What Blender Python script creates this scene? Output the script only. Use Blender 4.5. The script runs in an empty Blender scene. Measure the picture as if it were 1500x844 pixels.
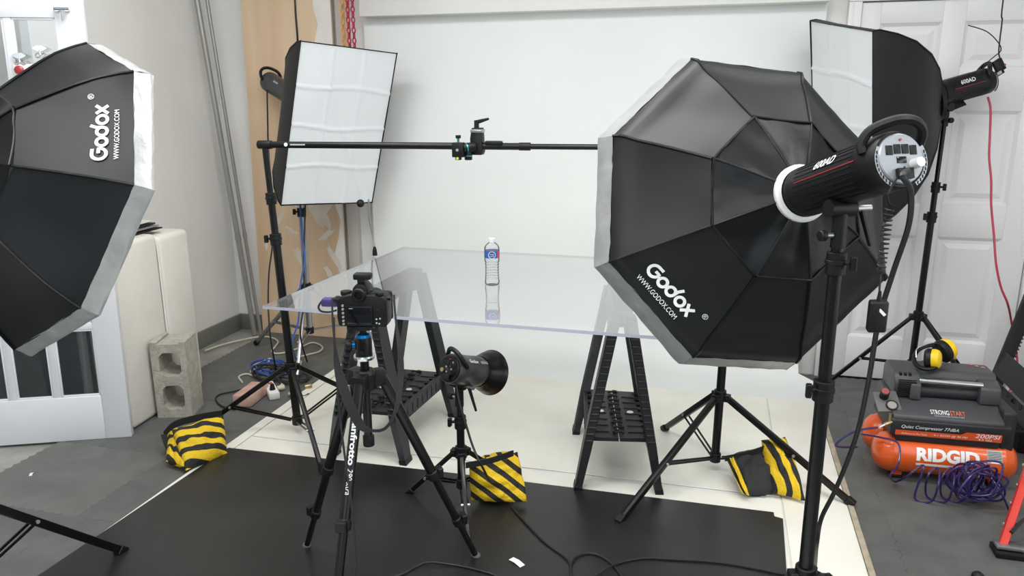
import bpy, bmesh, math, random
from mathutils import Vector as V, Matrix, noise
random.seed(7)
R_=math.radians
# ------------------------------------------------------------------ camera
F=1124.7; PITCH=14.0; YAW=14.95; ROLL=-0.28; CH=1.574
def _axes():
    p,y,r=R_(PITCH),R_(YAW),R_(ROLL)
    fw=V((-math.sin(y)*math.cos(p),math.cos(y)*math.cos(p),-math.sin(p)))
    rt0=V((math.cos(y),math.sin(y),0)); up0=rt0.cross(fw)
    rt=rt0*math.cos(r)+up0*math.sin(r); return rt,rt.cross(fw),fw
RT,UP,FW=_axes(); CAM=V((0,0,CH))
cd=bpy.data.cameras.new('camera'); cam=bpy.data.objects.new('camera',cd)
cd.sensor_width=36; cd.lens=F*36/1500; cd.clip_start=.05
m=Matrix((RT,UP,-FW)).transposed().to_4x4(); m.translation=CAM; cam.matrix_world=m
COL=bpy.context.scene.collection; COL.objects.link(cam); bpy.context.scene.camera=cam
def at(px,py,D): return CAM+(RT*((px-750)/F)-UP*((py-422)/F)+FW)*D      # pixel of the 1500x844 survey photo -> point at depth D
def fl(px,py,z=0.):
    d=RT*((px-750)/F)-UP*((py-422)/F)+FW; return CAM+d*((z-CH)/d.z)
def wy(px,py,Y):
    d=RT*((px-750)/F)-UP*((py-422)/F)+FW; return CAM+d*(Y/d.y)
# ------------------------------------------------------------------ world, lights, exposure
w=bpy.data.worlds.new('world'); bpy.context.scene.world=w; w.use_nodes=True
w.node_tree.nodes['Background'].inputs[0].default_value=(.85,.9,1,1); w.node_tree.nodes['Background'].inputs[1].default_value=.35
def area(name,loc,size,power,rot=(0,0,0),color=(1,.98,.95)):
    l=bpy.data.lights.new(name,'AREA'); l.shape='RECTANGLE'; l.size,l.size_y=size; l.energy=power; l.color=color
    o=bpy.data.objects.new(name,l); o.location=loc; o.rotation_euler=rot; COL.objects.link(o); return o
LIGHTS=[(-1.85,1.05),(-.4,.6),(1.2,.8),(-1.9,2.6),(-.4,2.3),(1.0,2.6)]
for x,y in LIGHTS:
    area('ceiling_lamp',(x,y,2.84),(1.1,.42),(14 if x>.5 and y>2 else 23 if x<-1 and y>2 else 32 if y>2 else 26),color=(1,.99,.985))
area('window_and_fill',(-.6,-2.5,2.3),(4.2,.9),44,(R_(84),0,0),(.82,.93,1))
area('window_and_fill',(2.5,1.0,1.5),(2.6,1.8),24,(R_(90),0,R_(90)),(.93,.98,1))  # unseen fill at the right, added to brighten the left wall
vs=bpy.context.scene.view_settings; vs.view_transform='Standard'; vs.look='None'; vs.gamma=1; vs.exposure=0.0
# ------------------------------------------------------------------ materials
def lin(c): return tuple(((x/255)/12.92 if x/255<=.04045 else ((x/255+.055)/1.055)**2.4) for x in c)
MATS={}
def mat(name,rgb,rough=.5,metal=0,var=0.,scale=6,bump=0.,bscale=60,spec=.5,coat=0,rgb2=None,stretch=None,trans=0,sheen=0):
    if name in MATS: return MATS[name]
    M=bpy.data.materials.new(name); M.use_nodes=True; N=M.node_tree; b=N.nodes['Principled BSDF']; L=N.links
    c=lin(rgb); b.inputs['Base Color'].default_value=(*c,1); b.inputs['Roughness'].default_value=rough; b.inputs['Metallic'].default_value=metal
    b.inputs['Specular IOR Level'].default_value=spec; b.inputs['Coat Weight'].default_value=coat; b.inputs['Transmission Weight'].default_value=trans
    b.inputs['Sheen Weight'].default_value=sheen
    tc=N.nodes.new('ShaderNodeTexCoord'); src=tc.outputs['Object']
    if stretch:
        mp=N.nodes.new('ShaderNodeMapping'); mp.inputs['Scale'].default_value=stretch; L.new(src,mp.inputs[0]); src=mp.outputs[0]
    if var or rgb2:
        n=N.nodes.new('ShaderNodeTexNoise'); n.inputs['Scale'].default_value=scale; n.inputs['Detail'].default_value=5; L.new(src,n.inputs['Vector'])
        r=N.nodes.new('ShaderNodeValToRGB'); e=r.color_ramp.elements
        e[0].position=.35; e[1].position=.65
        if rgb2: e[0].color=(*c,1); e[1].color=(*lin(rgb2),1)
        else:
            e[0].color=(*[x*(1-var) for x in c],1); e[1].color=(*[min(1,x*(1+var)) for x in c],1)
        L.new(n.outputs['Fac'],r.inputs[0]); L.new(r.outputs[0],b.inputs['Base Color'])
    if bump:
        n2=N.nodes.new('ShaderNodeTexNoise'); n2.inputs['Scale'].default_value=bscale; n2.inputs['Detail'].default_value=4; L.new(src,n2.inputs['Vector'])
        bp=N.nodes.new('ShaderNodeBump'); bp.inputs['Strength'].default_value=bump; bp.inputs['Distance'].default_value=.01
        L.new(n2.outputs['Fac'],bp.inputs['Height']); L.new(bp.outputs[0],b.inputs['Normal'])
    MATS[name]=M; return M
K=dict(
 wall=mat('white_paint',(238,237,233),.6,var=.02,scale=2,bump=.05,bscale=30),
 wallL=mat('grey_paint',(232,231,228),.55,var=.03,scale=2,bump=.04,bscale=40),
 ceil=mat('ceiling_white',(235,235,232),.8),
 concrete=mat('concrete_floor',(150,150,144),.4,var=.15,scale=7,bump=.05,bscale=40),
 rubber=mat('rubber_tile',(92,94,92),.55,var=.12,scale=9,bump=.12,bscale=160),
 rubber2=mat('rubber_tile_light',(102,103,100),.55,var=.12,scale=8,bump=.12,bscale=160),
 blackboard=mat('black_board_gloss',(33,33,33),.34,var=.25,scale=3,bump=.02,bscale=12),
 whiteboard=mat('white_floor_board',(240,238,228),.45,var=.03,scale=3,rgb2=(232,229,217),bump=.03,bscale=20),
 vinyl=mat('white_vinyl',(232,235,233),.5,var=.02,scale=1.5,bump=.02,bscale=8),
 tan=mat('tan_edge',(172,160,140),.7,var=.15,scale=30),
 base=mat('grey_baseboard',(118,120,114),.45),
 door=mat('door_white',(232,232,233),.4,var=.01,scale=2,bump=.03,bscale=12),
 trimw=mat('trim_white',(236,235,236),.4),
 fdoor=mat('french_door_white',(230,231,236),.35),
 ply=mat('plywood_sheet',(228,200,168),.6,rgb2=(216,186,152),scale=2.2,stretch=(4,1,.35),bump=.04,bscale=30),
 slab=mat('cream_slab',(222,219,210),.6,var=.03,scale=5,bump=.05,bscale=20),
 block=mat('cinder_block',(176,172,160),.95,var=.14,scale=28,bump=.7,bscale=160),
 brick=mat('red_brick',(196,150,134),.85,rgb2=(214,182,168),scale=14,bump=.4,bscale=90),
 blk=mat('black_plastic',(13,14,16),.48,spec=.35,bump=.02,bscale=200),
 blkm=mat('black_painted_metal',(9,10,11),.3,var=.1,scale=10,spec=.4),
 worn=mat('worn_black_metal',(12,13,14),.35,rgb2=(15,16,17),scale=60,spec=.35),
 fab=mat('black_softbox_fabric',(9,12,16),.50,var=.15,scale=3,bump=.2,bscale=5,spec=.38,sheen=.0),
 fab2=mat('black_coated_fabric',(7,9,12),.38,var=.2,scale=6,bump=.3,bscale=8,spec=.3),
 silver=mat('silver_white_band',(164,166,166),.40,metal=.35,var=.07,scale=14,bump=.6,bscale=16),
 diff=mat('white_diffuser',(226,230,233),.6,bump=.12,bscale=5),
 chrome=mat('chrome',(205,207,210),.2,metal=1),
 alu=mat('brushed_aluminium',(168,170,172),.35,metal=.9,var=.06,scale=20),
 pipe=mat('grey_conduit',(160,160,157),.4,metal=.5),
 panel=mat('silver_control_panel',(160,164,170),.35,metal=.5),
 white=mat('white_plastic',(232,231,228),.4),
 ink=mat('white_ink',(236,238,238),.6),
 inkg=mat('grey_ink',(182,188,192),.6),
 red=mat('red_ink',(150,40,48),.5),
 cordblk=mat('black_rubber_cord',(24,24,27),.5),
 cream=mat('cream_cord',(206,200,178),.5),
 blue=mat('blue_cord',(42,82,160),.5),
 pink=mat('red_cord',(186,62,88),.5),
 purple=mat('purple_hose',(44,30,92),.25,spec=.7),
 purplep=mat('purple_plastic',(66,52,110),.4),
 teal=mat('teal_anodised',(60,160,168),.3,metal=.7),
 blueA=mat('blue_anodised',(20,112,170),.25,metal=.8),
 orange=mat('orange_enamel',(226,92,30),.28,coat=.3,var=.04,scale=5),
 shroud=mat('grey_shroud',(66,67,70),.45,bump=.03,bscale=150),
 shroud2=mat('dark_shroud',(38,39,42),.5),
 orangel=mat('orange_label',(216,88,44),.4),
 horse=mat('sawhorse_plastic',(34,36,39),.5,bump=.05,bscale=120),
 yellow=mat('yellow_plastic',(236,196,20),.35),
 brass=mat('brass_fitting',(176,160,120),.3,metal=.9),
 ladder=mat('red_fibreglass',(214,58,48),.4),
 strap=mat('black_webbing',(24,25,28),.8,bump=.2,bscale=300),
 lcd=mat('lcd_glass',(12,14,20),.12,spec=.6),
 link1=mat('orange_chain',(236,176,92),.45), link2=mat('red_chain',(176,40,84),.45),
 redp=mat('red_plastic',(170,48,58),.35), navy=mat('navy_stuff',(34,44,58),.5),
 screw=mat('rivet',(190,190,190),.4,metal=.8),
 label=mat('grey_label',(170,172,172),.5),
 bag=mat('black_bag',(24,24,25),.7,bump=.3,bscale=20),
)
def clearmat(name,tint,haze,hazecol=(235,238,240),ior=1.49,rough=.03,fm=1):
    M=bpy.data.materials.new(name); M.use_nodes=True; N=M.node_tree; L=N.links; N.nodes.clear()
    o=N.nodes.new('ShaderNodeOutputMaterial'); t=N.nodes.new('ShaderNodeBsdfTransparent'); t.inputs[0].default_value=(*tint,1)
    d=N.nodes.new('ShaderNodeBsdfDiffuse'); d.inputs[0].default_value=(*lin(hazecol),1)
    g=N.nodes.new('ShaderNodeBsdfGlossy'); g.inputs['Roughness'].default_value=rough
    m1=N.nodes.new('ShaderNodeMixShader'); m1.inputs[0].default_value=haze; L.new(t.outputs[0],m1.inputs[1]); L.new(d.outputs[0],m1.inputs[2])
    f=N.nodes.new('ShaderNodeFresnel'); f.inputs[0].default_value=ior
    mm=N.nodes.new('ShaderNodeMath'); mm.operation='MULTIPLY'; mm.use_clamp=True; mm.inputs[1].default_value=fm; L.new(f.outputs[0],mm.inputs[0]); m2=N.nodes.new('ShaderNodeMixShader'); L.new(mm.outputs[0],m2.inputs[0]); L.new(m1.outputs[0],m2.inputs[1]); L.new(g.outputs[0],m2.inputs[2])
    L.new(m2.outputs[0],o.inputs[0]); return M
K['acrylic']=clearmat('clear_acrylic',(.98,.985,.99),.19,fm=2.3,hazecol=(222,225,228))
K['acrylic_edge']=mat('acrylic_edge',(196,199,214),.3,trans=.0)
K['pane']=clearmat('window_glass',(.93,.95,.96),.02,rough=.02)
K['pet']=clearmat('clear_bottle',(.95,.965,.97),.10,ior=1.18,rough=.12)
def stripemat(name,n,a,b):
    M=bpy.data.materials.new(name); M.use_nodes=True; N=M.node_tree; L=N.links; p=N.nodes['Principled BSDF']; p.inputs['Roughness'].default_value=.75
    uv=N.nodes.new('ShaderNodeUVMap'); sp=N.nodes.new('ShaderNodeSeparateXYZ'); L.new(uv.outputs[0],sp.inputs[0])
    def mth(op,x,y):
        k=N.nodes.new('ShaderNodeMath'); k.operation=op
        for i,q in enumerate((x,y)):
            if q is None: continue
            if isinstance(q,(int,float)): k.inputs[i].default_value=q
            else: L.new(q,k.inputs[i])
        return k.outputs[0]
    s=mth('ADD',mth('MULTIPLY',sp.outputs[0],a*n),mth('MULTIPLY',sp.outputs[1],b*n)); fr=mth('FRACT',s,None); g=mth('GREATER_THAN',fr,.44)
    mx=N.nodes.new('ShaderNodeMix'); mx.data_type='RGBA'; mx.inputs[6].default_value=(*lin((34,33,31)),1); mx.inputs[7].default_value=(*lin((232,194,30)),1)
    L.new(g,mx.inputs[0]); L.new(mx.outputs[2],p.inputs['Base Color'])
    nz=N.nodes.new('ShaderNodeTexNoise'); nz.inputs['Scale'].default_value=18; bp=N.nodes.new('ShaderNodeBump'); bp.inputs['Strength'].default_value=.5; bp.inputs['Distance'].default_value=.01
    L.new(nz.outputs[0],bp.inputs['Height']); L.new(bp.outputs[0],p.inputs['Normal']); return M
# ------------------------------------------------------------------ mesh builder
def orth(d):
    d=V(d).normalized(); a=V((0,0,1)) if abs(d.z)<.9 else V((1,0,0)); u=a.cross(d).normalized(); return d,u,d.cross(u)
class MB:
    def __init__(s,M=None): s.v=[]; s.f=[]; s.uv=[]; s.M=M
    def add(s,vs,fs,uv=None):
        k=len(s.v); s.v+=[(s.M@V(p) if s.M else V(p)) for p in vs]; s.f+=[tuple(i+k for i in f) for f in fs]
        s.uv+=(uv if uv else [(0,0)]*len(vs)); return s
    def box(s,c,d,ax=None):
        c=V(c); X,Y,Z=ax if ax else (V((1,0,0)),V((0,1,0)),V((0,0,1)))
        P=[c+X*(a*d[0]/2)+Y*(b*d[1]/2)+Z*(e*d[2]/2) for e in(-1,1) for b in(-1,1) for a in(-1,1)]
        return s.add(P,[(0,2,3,1),(4,5,7,6),(0,1,5,4),(2,6,7,3),(0,4,6,2),(1,3,7,5)])
    def bx(s,x0,x1,y0,y1,z0,z1): return s.box(((x0+x1)/2,(y0+y1)/2,(z0+z1)/2),(x1-x0,y1-y0,z1-z0))
    def beam(s,p0,p1,wx,wy,hint=(0,0,1),w1=None):   # tapered bar p0->p1; wx along hint side, wy other
        p0,p1=V(p0),V(p1); d=(p1-p0).normalized(); u=(V(hint)-d*V(hint).dot(d)).normalized(); w=d.cross(u); w1=w1 or (wx,wy)
        P=[]
        for p,(a,b) in((p0,(wx,wy)),(p1,w1)): P+=[p+u*(i*a/2)+w*(j*b/2) for j in(-1,1) for i in(-1,1)]
        return s.add(P,[(0,1,3,2),(4,6,7,5),(0,4,5,1),(2,3,7,6),(0,2,6,4),(1,5,7,3)])
    def cyl(s,p0,p1,r0,r1=None,n=16,cap=True):
        p0,p1=V(p0),V(p1); r1=r0 if r1 is None else r1; d,u,w=orth(p1-p0); P=[]
        for p,r in((p0,r0),(p1,r1)): P+=[p+(u*math.cos(2*math.pi*i/n)+w*math.sin(2*math.pi*i/n))*r for i in range(n)]
        f=[(i,(i+1)%n,n+(i+1)%n,n+i) for i in range(n)]
        if cap: f+=[tuple(range(n))[::-1],tuple(range(n,2*n))]
        return s.add(P,f)
    def lathe(s,p,ax,prof,n=24):                    # prof: (t along axis, r)
        p=V(p); d,u,w=orth(ax); P=[]; f=[]
        for t,r in prof: P+=[p+d*t+(u*math.cos(2*math.pi*i/n)+w*math.sin(2*math.pi*i/n))*max(r,1e-5) for i in range(n)]
        for j in range(len(prof)-1): f+=[(j*n+i,j*n+(i+1)%n,(j+1)*n+(i+1)%n,(j+1)*n+i) for i in range(n)]
        return s.add(P,f)
    def tube(s,pts,r,n=8,cap=True):
        pts=[V(p) for p in pts]; m=len(pts); P=[]; prev=None
        for i,p in enumerate(pts):
            t=(pts[min(i+1,m-1)]-pts[max(i-1,0)])
            if t.length<1e-9: t=V((0,0,1))
            t.normalize()
            if prev is None: u=orth(t)[1]
            else: u=(prev-t*prev.dot(t)); u=u.normalized() if u.length>1e-6 else orth(t)[1]
            prev=u; w=t.cross(u); rr=r[i] if isinstance(r,(list,tuple)) else r
            P+=[p+(u*math.cos(2*math.pi*k/n)+w*math.sin(2*math.pi*k/n))*rr for k in range(n)]
        f=[(j*n+i,j*n+(i+1)%n,(j+1)*n+(i+1)%n,(j+1)*n+i) for j in range(m-1) for i in range(n)]
        if cap: f+=[tuple(range(n))[::-1],tuple(range((m-1)*n,m*n))]
        return s.add(P,f)
    def prism(s,poly,o,ux,uy,dv):
        o,ux,uy,dv=V(o),V(ux),V(uy),V(dv); n=len(poly)
        P=[o+ux*a+uy*b for a,b in poly]; P+=[p+dv for p in P]
        return s.add(P,[tuple(range(n))[::-1],tuple(range(n,2*n))]+[(i,(i+1)%n,n+(i+1)%n,n+i) for i in range(n)])
    def grid(s,fn,nu,nv,uvs=False):
        P=[];U=[]
        for j in range(nv+1):
            for i in range(nu+1): P.append(fn(i/nu,j/nv)); U.append((i/nu,j/nv))
        return s.add(P,[(j*(nu+1)+i,j*(nu+1)+i+1,(j+1)*(nu+1)+i+1,(j+1)*(nu+1)+i) for j in range(nv) for i in range(nu)],U)
    def ribbon(s,pts,wv,th=.0015):
        pts=[V(p) for p in pts]; n=len(pts); P=[]
        for i,p in enumerate(pts):
            wd=V(wv[i]) if isinstance(wv,list) else V(wv); t=(pts[min(i+1,n-1)]-pts[max(i-1,0)]).normalized()
            nn=t.cross(wd).normalized()*th
            P+=[p-wd+nn,p+wd+nn,p+wd-nn,p-wd-nn]
        f=[(j*4+k,j*4+(k+1)%4,(j+1)*4+(k+1)%4,(j+1)*4+k) for j in range(n-1) for k in range(4)]+[(0,3,2,1),tuple((n-1)*4+k for k in range(4))]
        return s.add(P,f)
    def sphere(s,c,r,n=14,sc=(1,1,1)):
        c=V(c); m=n//2; P=[];f=[]
        for j in range(m+1):
            a=math.pi*j/m
            P+=[c+V((r*sc[0]*math.sin(a)*math.cos(2*math.pi*i/n),r*sc[1]*math.sin(a)*math.sin(2*math.pi*i/n),r*sc[2]*math.cos(a))) for i in range(n)]
        f=[(j*n+i,(j+1)*n+i,(j+1)*n+(i+1)%n,j*n+(i+1)%n) for j in range(m) for i in range(n)]
        return s.add(P,f)
    def build(s,name,m,parent=None,bev=0,seg=2,smooth=35,label=None,weld=False):
        off=V((0,0,0))
        if parent is not None:
            q=parent
            while q is not None: off+=q.location; q=q.parent
        me=bpy.data.meshes.new(name); me.from_pydata([p-off for p in s.v],[],s.f)
        if any(u!=(0,0) for u in s.uv):
            ul=me.uv_layers.new(name='UVMap')
            for lp in me.loops: ul.data[lp.index].uv=s.uv[lp.vertex_index]
        if bev or weld or not (bev or weld):
            b=bmesh.new(); b.from_mesh(me)
            bmesh.ops.remove_doubles(b,verts=b.verts,dist=1e-5)
            bmesh.ops.recalc_face_normals(b,faces=b.faces)
            if bev:
                es=[e for e in b.edges if len(e.link_faces)==2 and e.calc_face_angle(0)>R_(30)]
                bmesh.ops.bevel(b,geom=es,offset=bev,segments=seg,affect='EDGES',profile=.5,clamp_overlap=True)
            b.to_mesh(me); b.free()
        if smooth:
            me.shade_smooth(); me.set_sharp_from_angle(angle=R_(smooth))
        me.materials.append(K[m] if isinstance(m,str) else m)
        o=bpy.data.objects.new(name,me); COL.objects.link(o)
        if parent is not None: o.parent=parent
        if label: o['label']=label
        return o
def tag(o,label,cat,group=None,kind=None):
    if label: o['label']=label
    if cat: o['category']=cat
    if group: o['group']=group
    if kind: o['kind']=kind
    return o
def by_(label): return [o for o in bpy.data.objects if o.get('label','').startswith(label)][0]
def thing(name,loc,label,cat,group=None):
    o=bpy.data.objects.new(name,None); o.empty_display_size=.1; COL.objects.link(o); o.location=V(loc); return tag(o,label,cat,group)
def struct(o): o['kind']='structure'; return o
def spl(pts,k=8):
    pts=[V(p) for p in pts]; out=[]; n=len(pts)
    for i in range(n-1):
        a,b,c,d=pts[max(i-1,0)],pts[i],pts[i+1],pts[min(i+2,n-1)]
        for j in range(k):
            t=j/k; out.append(.5*((2*b)+(c-a)*t+(2*a-5*b+4*c-d)*t*t+(-a+3*b-3*c+d)*t**3))
    out.append(pts[-1]); return out
def cord(name,pts,r,m,label,cat='cord',k=8,n=8,group=None,par=None):
    if par: return MB().tube(spl(pts,k),r,n).build(name,m,par,label=label)
    return tag(MB().tube(spl(pts,k),r,n).build(name,m),label,cat,group)
def by(label): return [o for o in bpy.data.objects if o.get('label','').startswith(label)][0]
# text ------------------------------------------------------------
_tc={}
def textmesh(s,bold=0.,shear=0.,sub=.12):
    key=(s,bold,shear)
    if key in _tc: return _tc[key]
    c=bpy.data.curves.new('t','FONT'); c.body=s; c.size=1; c.offset=bold; c.shear=shear; c.resolution_u=3
    o=bpy.data.objects.new('t',c); COL.objects.link(o); dg=bpy.context.evaluated_depsgraph_get(); dg.update()
    me=bpy.data.meshes.new_from_object(o.evaluated_get(dg)); bpy.data.objects.remove(o); bpy.data.curves.remove(c)
    b=bmesh.new(); b.from_mesh(me); bmesh.ops.triangulate(b,faces=b.faces)
    for _ in range(3):
        es=[e for e in b.edges if e.calc_length()>sub*2]
        if not es: break
        bmesh.ops.subdivide_edges(b,edges=es,cuts=1); bmesh.ops.triangulate(b,faces=b.faces)
    vs=[v.co.copy() for v in b.verts]; b.verts.index_update(); fs=[tuple(v.index for v in f.verts) for f in b.faces]; b.free()
    bpy.data.meshes.remove(me)
    x0=min(p.x for p in vs); x1=max(p.x for p in vs); y0=min(p.y for p in vs); y1=max(p.y for p in vs)
    r=([((p.x-x0)/(x1-x0),(p.y-y0)/(y1-y0)) for p in vs],fs); _tc[key]=r; return r
def text(s,fn,m,parent,name='lettering',bold=0.,shear=0.,label=None):
    vs,fs=textmesh(s,bold,shear); b=MB(); b.add([fn(a,c) for a,c in vs],fs); o=b.build(name,m,parent,smooth=0,label=label); return o
def flat(o,ux,uy,W,H): o,ux,uy=V(o),V(ux),V(uy); return lambda a,c:o+ux*(a*W)+uy*(c*H)

# ================================================================== STRUCTURE
XL,XR,YB,YF,ZC=-3.205,2.6,4.55,-2.6,2.95
fr=thing('floor',(0,0,0),None,None); struct(fr)
MB().bx(XL-.5,XR,YF,YB,-.1,-.012).build('concrete_slab','concrete',fr)
struct(MB().bx(XL-.1,XR+.1,YB,YB+.1,-.1,ZC).build('wall_back','wall'))
struct(MB().bx(XL-.6,XL,3.12,YB,-.1,ZC).build('wall_left','wallL')); struct(MB().bx(XL-.6,XL-.5,YF,3.12,-.1,ZC).build('wall_left','wallL'))
struct(MB().bx(XR,XR+.1,YF,YB,-.1,ZC).build('wall_right','wall'))
struct(MB().bx(XL-.6,XR+.1,YF-.1,YF,-.1,ZC).build('wall_front',mat('dim_wall',(120,120,118),.7)))
struct(MB().bx(XL-.6,XR+.1,YF-.1,YB+.1,ZC,ZC+.1).build('ceiling','ceil'))
struct(MB().bx(XL,-2.93,YB-.02,YB,-.012,.10).build('baseboard_back','base',bev=.004))
struct(MB().bx(XL,XL+.02,3.12,YB-.02,-.012,.10).build('baseboard_left','base',bev=.004))
# rubber floor tiles with interlocking toothed edges
def tile(x0,x1,y0,y1,m,seed):
    rnd=random.Random(seed); T=.012; g=.0004
    def side(p,q,n,ph):
        out=[]; d=(q-p); horiz=abs(d.x)>abs(d.y); fwd=(d.x+d.y)>0; nn=V((0,1,0)) if horiz else V((1,0,0))
        for i in range(n):
            k=i if fwd else n-i; out.append(p+d*(i/n)+nn*((T/2 if k%2 else -T/2) if 0<i<n else 0))
        return out
    a,b,c,d=V((x0+g,y0+g,0)),V((x1-g,y0+g,0)),V((x1-g,y1-g,0)),V((x0+g,y1-g,0))
    P=side(a,b,26,0)+side(b,c,26,0)+side(c,d,26,0)+side(d,a,26,0)
    mb=MB(); n=len(P); mb.add([p+V((0,0,-.012)) for p in P]+[p+V((0,0,rnd.uniform(-.0006,.0006))) for p in P],
        [tuple(range(n,2*n))]+[(i,(i+1)%n,n+(i+1)%n,n+i) for i in range(n)])
    mb.build('rubber_tile',m,fr,smooth=0)
xs=[-2.94,-2.36,-1.75,-1.14,-.53,.08,.69,1.30,1.91]; xs=[-2.94,-2.33,-1.72,-1.11,-.50,.11,.70,1.31,1.92,2.53]
ys=[-.9,-.29,.32,.93,1.54,2.15,2.69,3.30,3.91,4.50]
for i in range(len(xs)-1):
    for j in range(len(ys)-1):
        if -2.0<xs[i]<.1 and ys[j]>2 : continue
        if xs[i]<-2.2 and ys[j]>4.5: continue
        lt=(i==0 and j in (5,)) or (i>=6 and (i*3+j)%5==0)
        tile(xs[i],xs[i+1],ys[j],ys[j+1],'rubber2' if lt else 'rubber',i*20+j)
# soffit above the backdrop
struct(MB().bx(-2.10,.50,4.40,YB,2.037,2.60).build('trim_1','wallL',bev=.003))
struct(MB().bx(-2.31,-2.235,4.50,YB,0,ZC).build('trim_2',mat('stud_grey',(200,192,188),.6),bev=.003))
# door with casing
dr=thing('door_1',(1.12,4.52,0),None,None); struct(dr)
DX0,DX1,DT=.672,1.585,2.035; yf=4.515
MB().bx(DX0,DX1,yf+.012,YB-.001,.006,DT).build('door_slab','door',dr)
cols=[(.765,1.055),(1.16,1.468)]; rows=[(.245,.832),(1.01,1.49),(1.71,1.93)]
def stile(x0,x1,z0,z1,n): MB().bx(x0,x1,yf,yf+.014,z0,z1).build(n,'door',dr,bev=.002)
for a,b in ((DX0,cols[0][0]),(cols[0][1],cols[1][0]),(cols[1][1],DX1)): stile(a,b,.006,DT,'stile')
for a,b in ((.006,.245),(.832,1.01),(1.49,1.71),(1.93,DT)):
    for c in cols: stile(c[0],c[1],a,b,'rail')
for c in cols:
    for r in rows:
        x0,x1=c; z0,z1=r; e1,e2,e3=.018,.03,.06
        b=MB()
        def ring(e,y): return [V((x0+e,y,z0+e)),V((x1-e,y,z0+e)),V((x1-e,y,z1-e)),V((x0+e,y,z1-e))]
        P=ring(0,yf)+ring(e1,yf+.013)+ring(e2,yf+.013)+ring(e3,yf+.003)
        b.add(P,[(4*k+i,4*k+(i+1)%4,4*k+4+(i+1)%4,4*k+4+i) for k in range(3) for i in range(4)]+[(12,13,14,15)])
        b.build('raised_panel','door',dr,smooth=0)
MB().bx(DX0,DX1,yf-.004,yf+.01,-.012,.006).build('door_sweep','blk',dr)
cs=thing('trim_3',(1.12,4.5,0),None,None); struct(cs)
for x0,x1 in((.605,.668),(1.589,1.655)):
    MB().bx(x0,x1,4.49,YB,0,2.039).build('casing_board','trimw',cs,bev=.003)
    MB().bx(x0+.018,x0+.024,4.484,4.4895,0,2.036).build('casing_bead','trimw',cs,bev=.002)
MB().bx(.605,1.655,4.49,YB,2.04,2.105).build('casing_board','trimw',cs,bev=.003)
# ================================================================== FLOOR SHEETS
b=MB()
bx0,bx1=-2.143,.582
def sweep(u,v):
    x=bx0+(bx1-bx0)*u; s=v*(3.35+.63+1.645)      # along: floor 0.75..4.1, arc, wall
    if s<3.35: y,z=.75+s,0.002
    elif s<3.35+.63:
        a=(s-3.35)/.4; y,z=4.1+.4*math.sin(a),.002+.4*(1-math.cos(a))
    else: y,z=4.5,.402+(s-3.98)
    x2=x if y<4.3 else (bx0+.02+(.50-bx0-.02)*u)
    return V((x2,y+.002*noise.noise(V((x*2,z*2,0))),z+.0006*(1+noise.noise(V((x*3,y*3,1))))))
b.grid(sweep,30,110)
bd=tag(b.build('backdrop_sweep','vinyl',smooth=60),'wide white vinyl backdrop curving from the back wall onto the floor','backdrop')
def sheet(name,P,z0,z1,m,label,cat='floor board',edge=None):
    n=len(P); t=thing(name,(P[0][0],P[0][1],z0),label,cat)
    MB().prism(P,(0,0,z0),(1,0,0),(0,1,0),(0,0,z1-z0)).build('panel',m,t,bev=.001,seg=1)
    return t
sheet('floor_board',[(-2.075,2.955),(.318,2.975),(.318,4.05),(-2.075,4.04)],.0045,.0085,'whiteboard','large white sheet on the floor under the clear table')
sheet('floor_board',[(.325,1.2),(.565,1.2),(.568,4.05),(.325,4.05)],.0045,.0085,'whiteboard','long narrow white floor sheet beside the orange compressor')
sheet('floor_board',[(-2.135,1.0),(-2.082,1.0),(-2.082,4.08),(-2.135,4.08)],.0045,.0095,'whiteboard','narrow white strip along the left edge of the white floor')
sheet('floor_board',[(-2.075,1.75),(.318,1.75),(.318,2.945),(-2.075,2.935)],.0045,.0085,'whiteboard','white sheet lying mostly beneath the black mat')
st=MB().bx(.569,.590,1.0,3.78,-.001,.012).build('edging_strip','tan'); tag(st,'thin tan wooden strip edging the white floor beside the compressor','strip')
t=thing('black_mat',(-.9,2.2,.01),'large glossy black sheet on the floor in front','mat')
P=[(-2.10,2.80),(-2.143,1.6),(.27,1.55),(.315,2.79),(.285,2.80),(.284,2.83),(-1.0,2.825)]
MB().prism(P,(0,0,.0095),(1,0,0),(0,1,0),(0,0,.006)).build('panel','blackboard',t,bev=.001,seg=1)
# scraps
def scrap(px,py,a,L,W,label):
    c=fl(px,py,.017 if px>300 and px<1000 else 0.001); u=V((math.cos(a),math.sin(a),0)); w=V((-u.y,u.x,0)); b=MB()
    b.ribbon([c-u*L/2,c+V((0,0,.004)),c+u*L/2],w*W/2,.0006); tag(b.build('paper_scrap','white'),label,'scrap')
scrap(757,824,-.6,.06,.022,'crumpled white tape scrap on the black mat by the tripod foot')
scrap(46,695,-1.0,.03,.012,'tiny white paper scrap on grey floor before the french door')
# ================================================================== BACK WALL ITEMS
t=thing('plywood_sheet',(-2.63,4.5,0),'tall tan plywood sheet with white paint smears against the back wall','plywood')
MB().prism([(-2.985,0.),(-2.325,0.),(-2.325,2.6),(-2.93,2.6)],(0,4.495,0),(1,0,0),(0,0,1),(0,-.018,0)).build('sheet','ply',t,bev=.001,seg=1)
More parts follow.
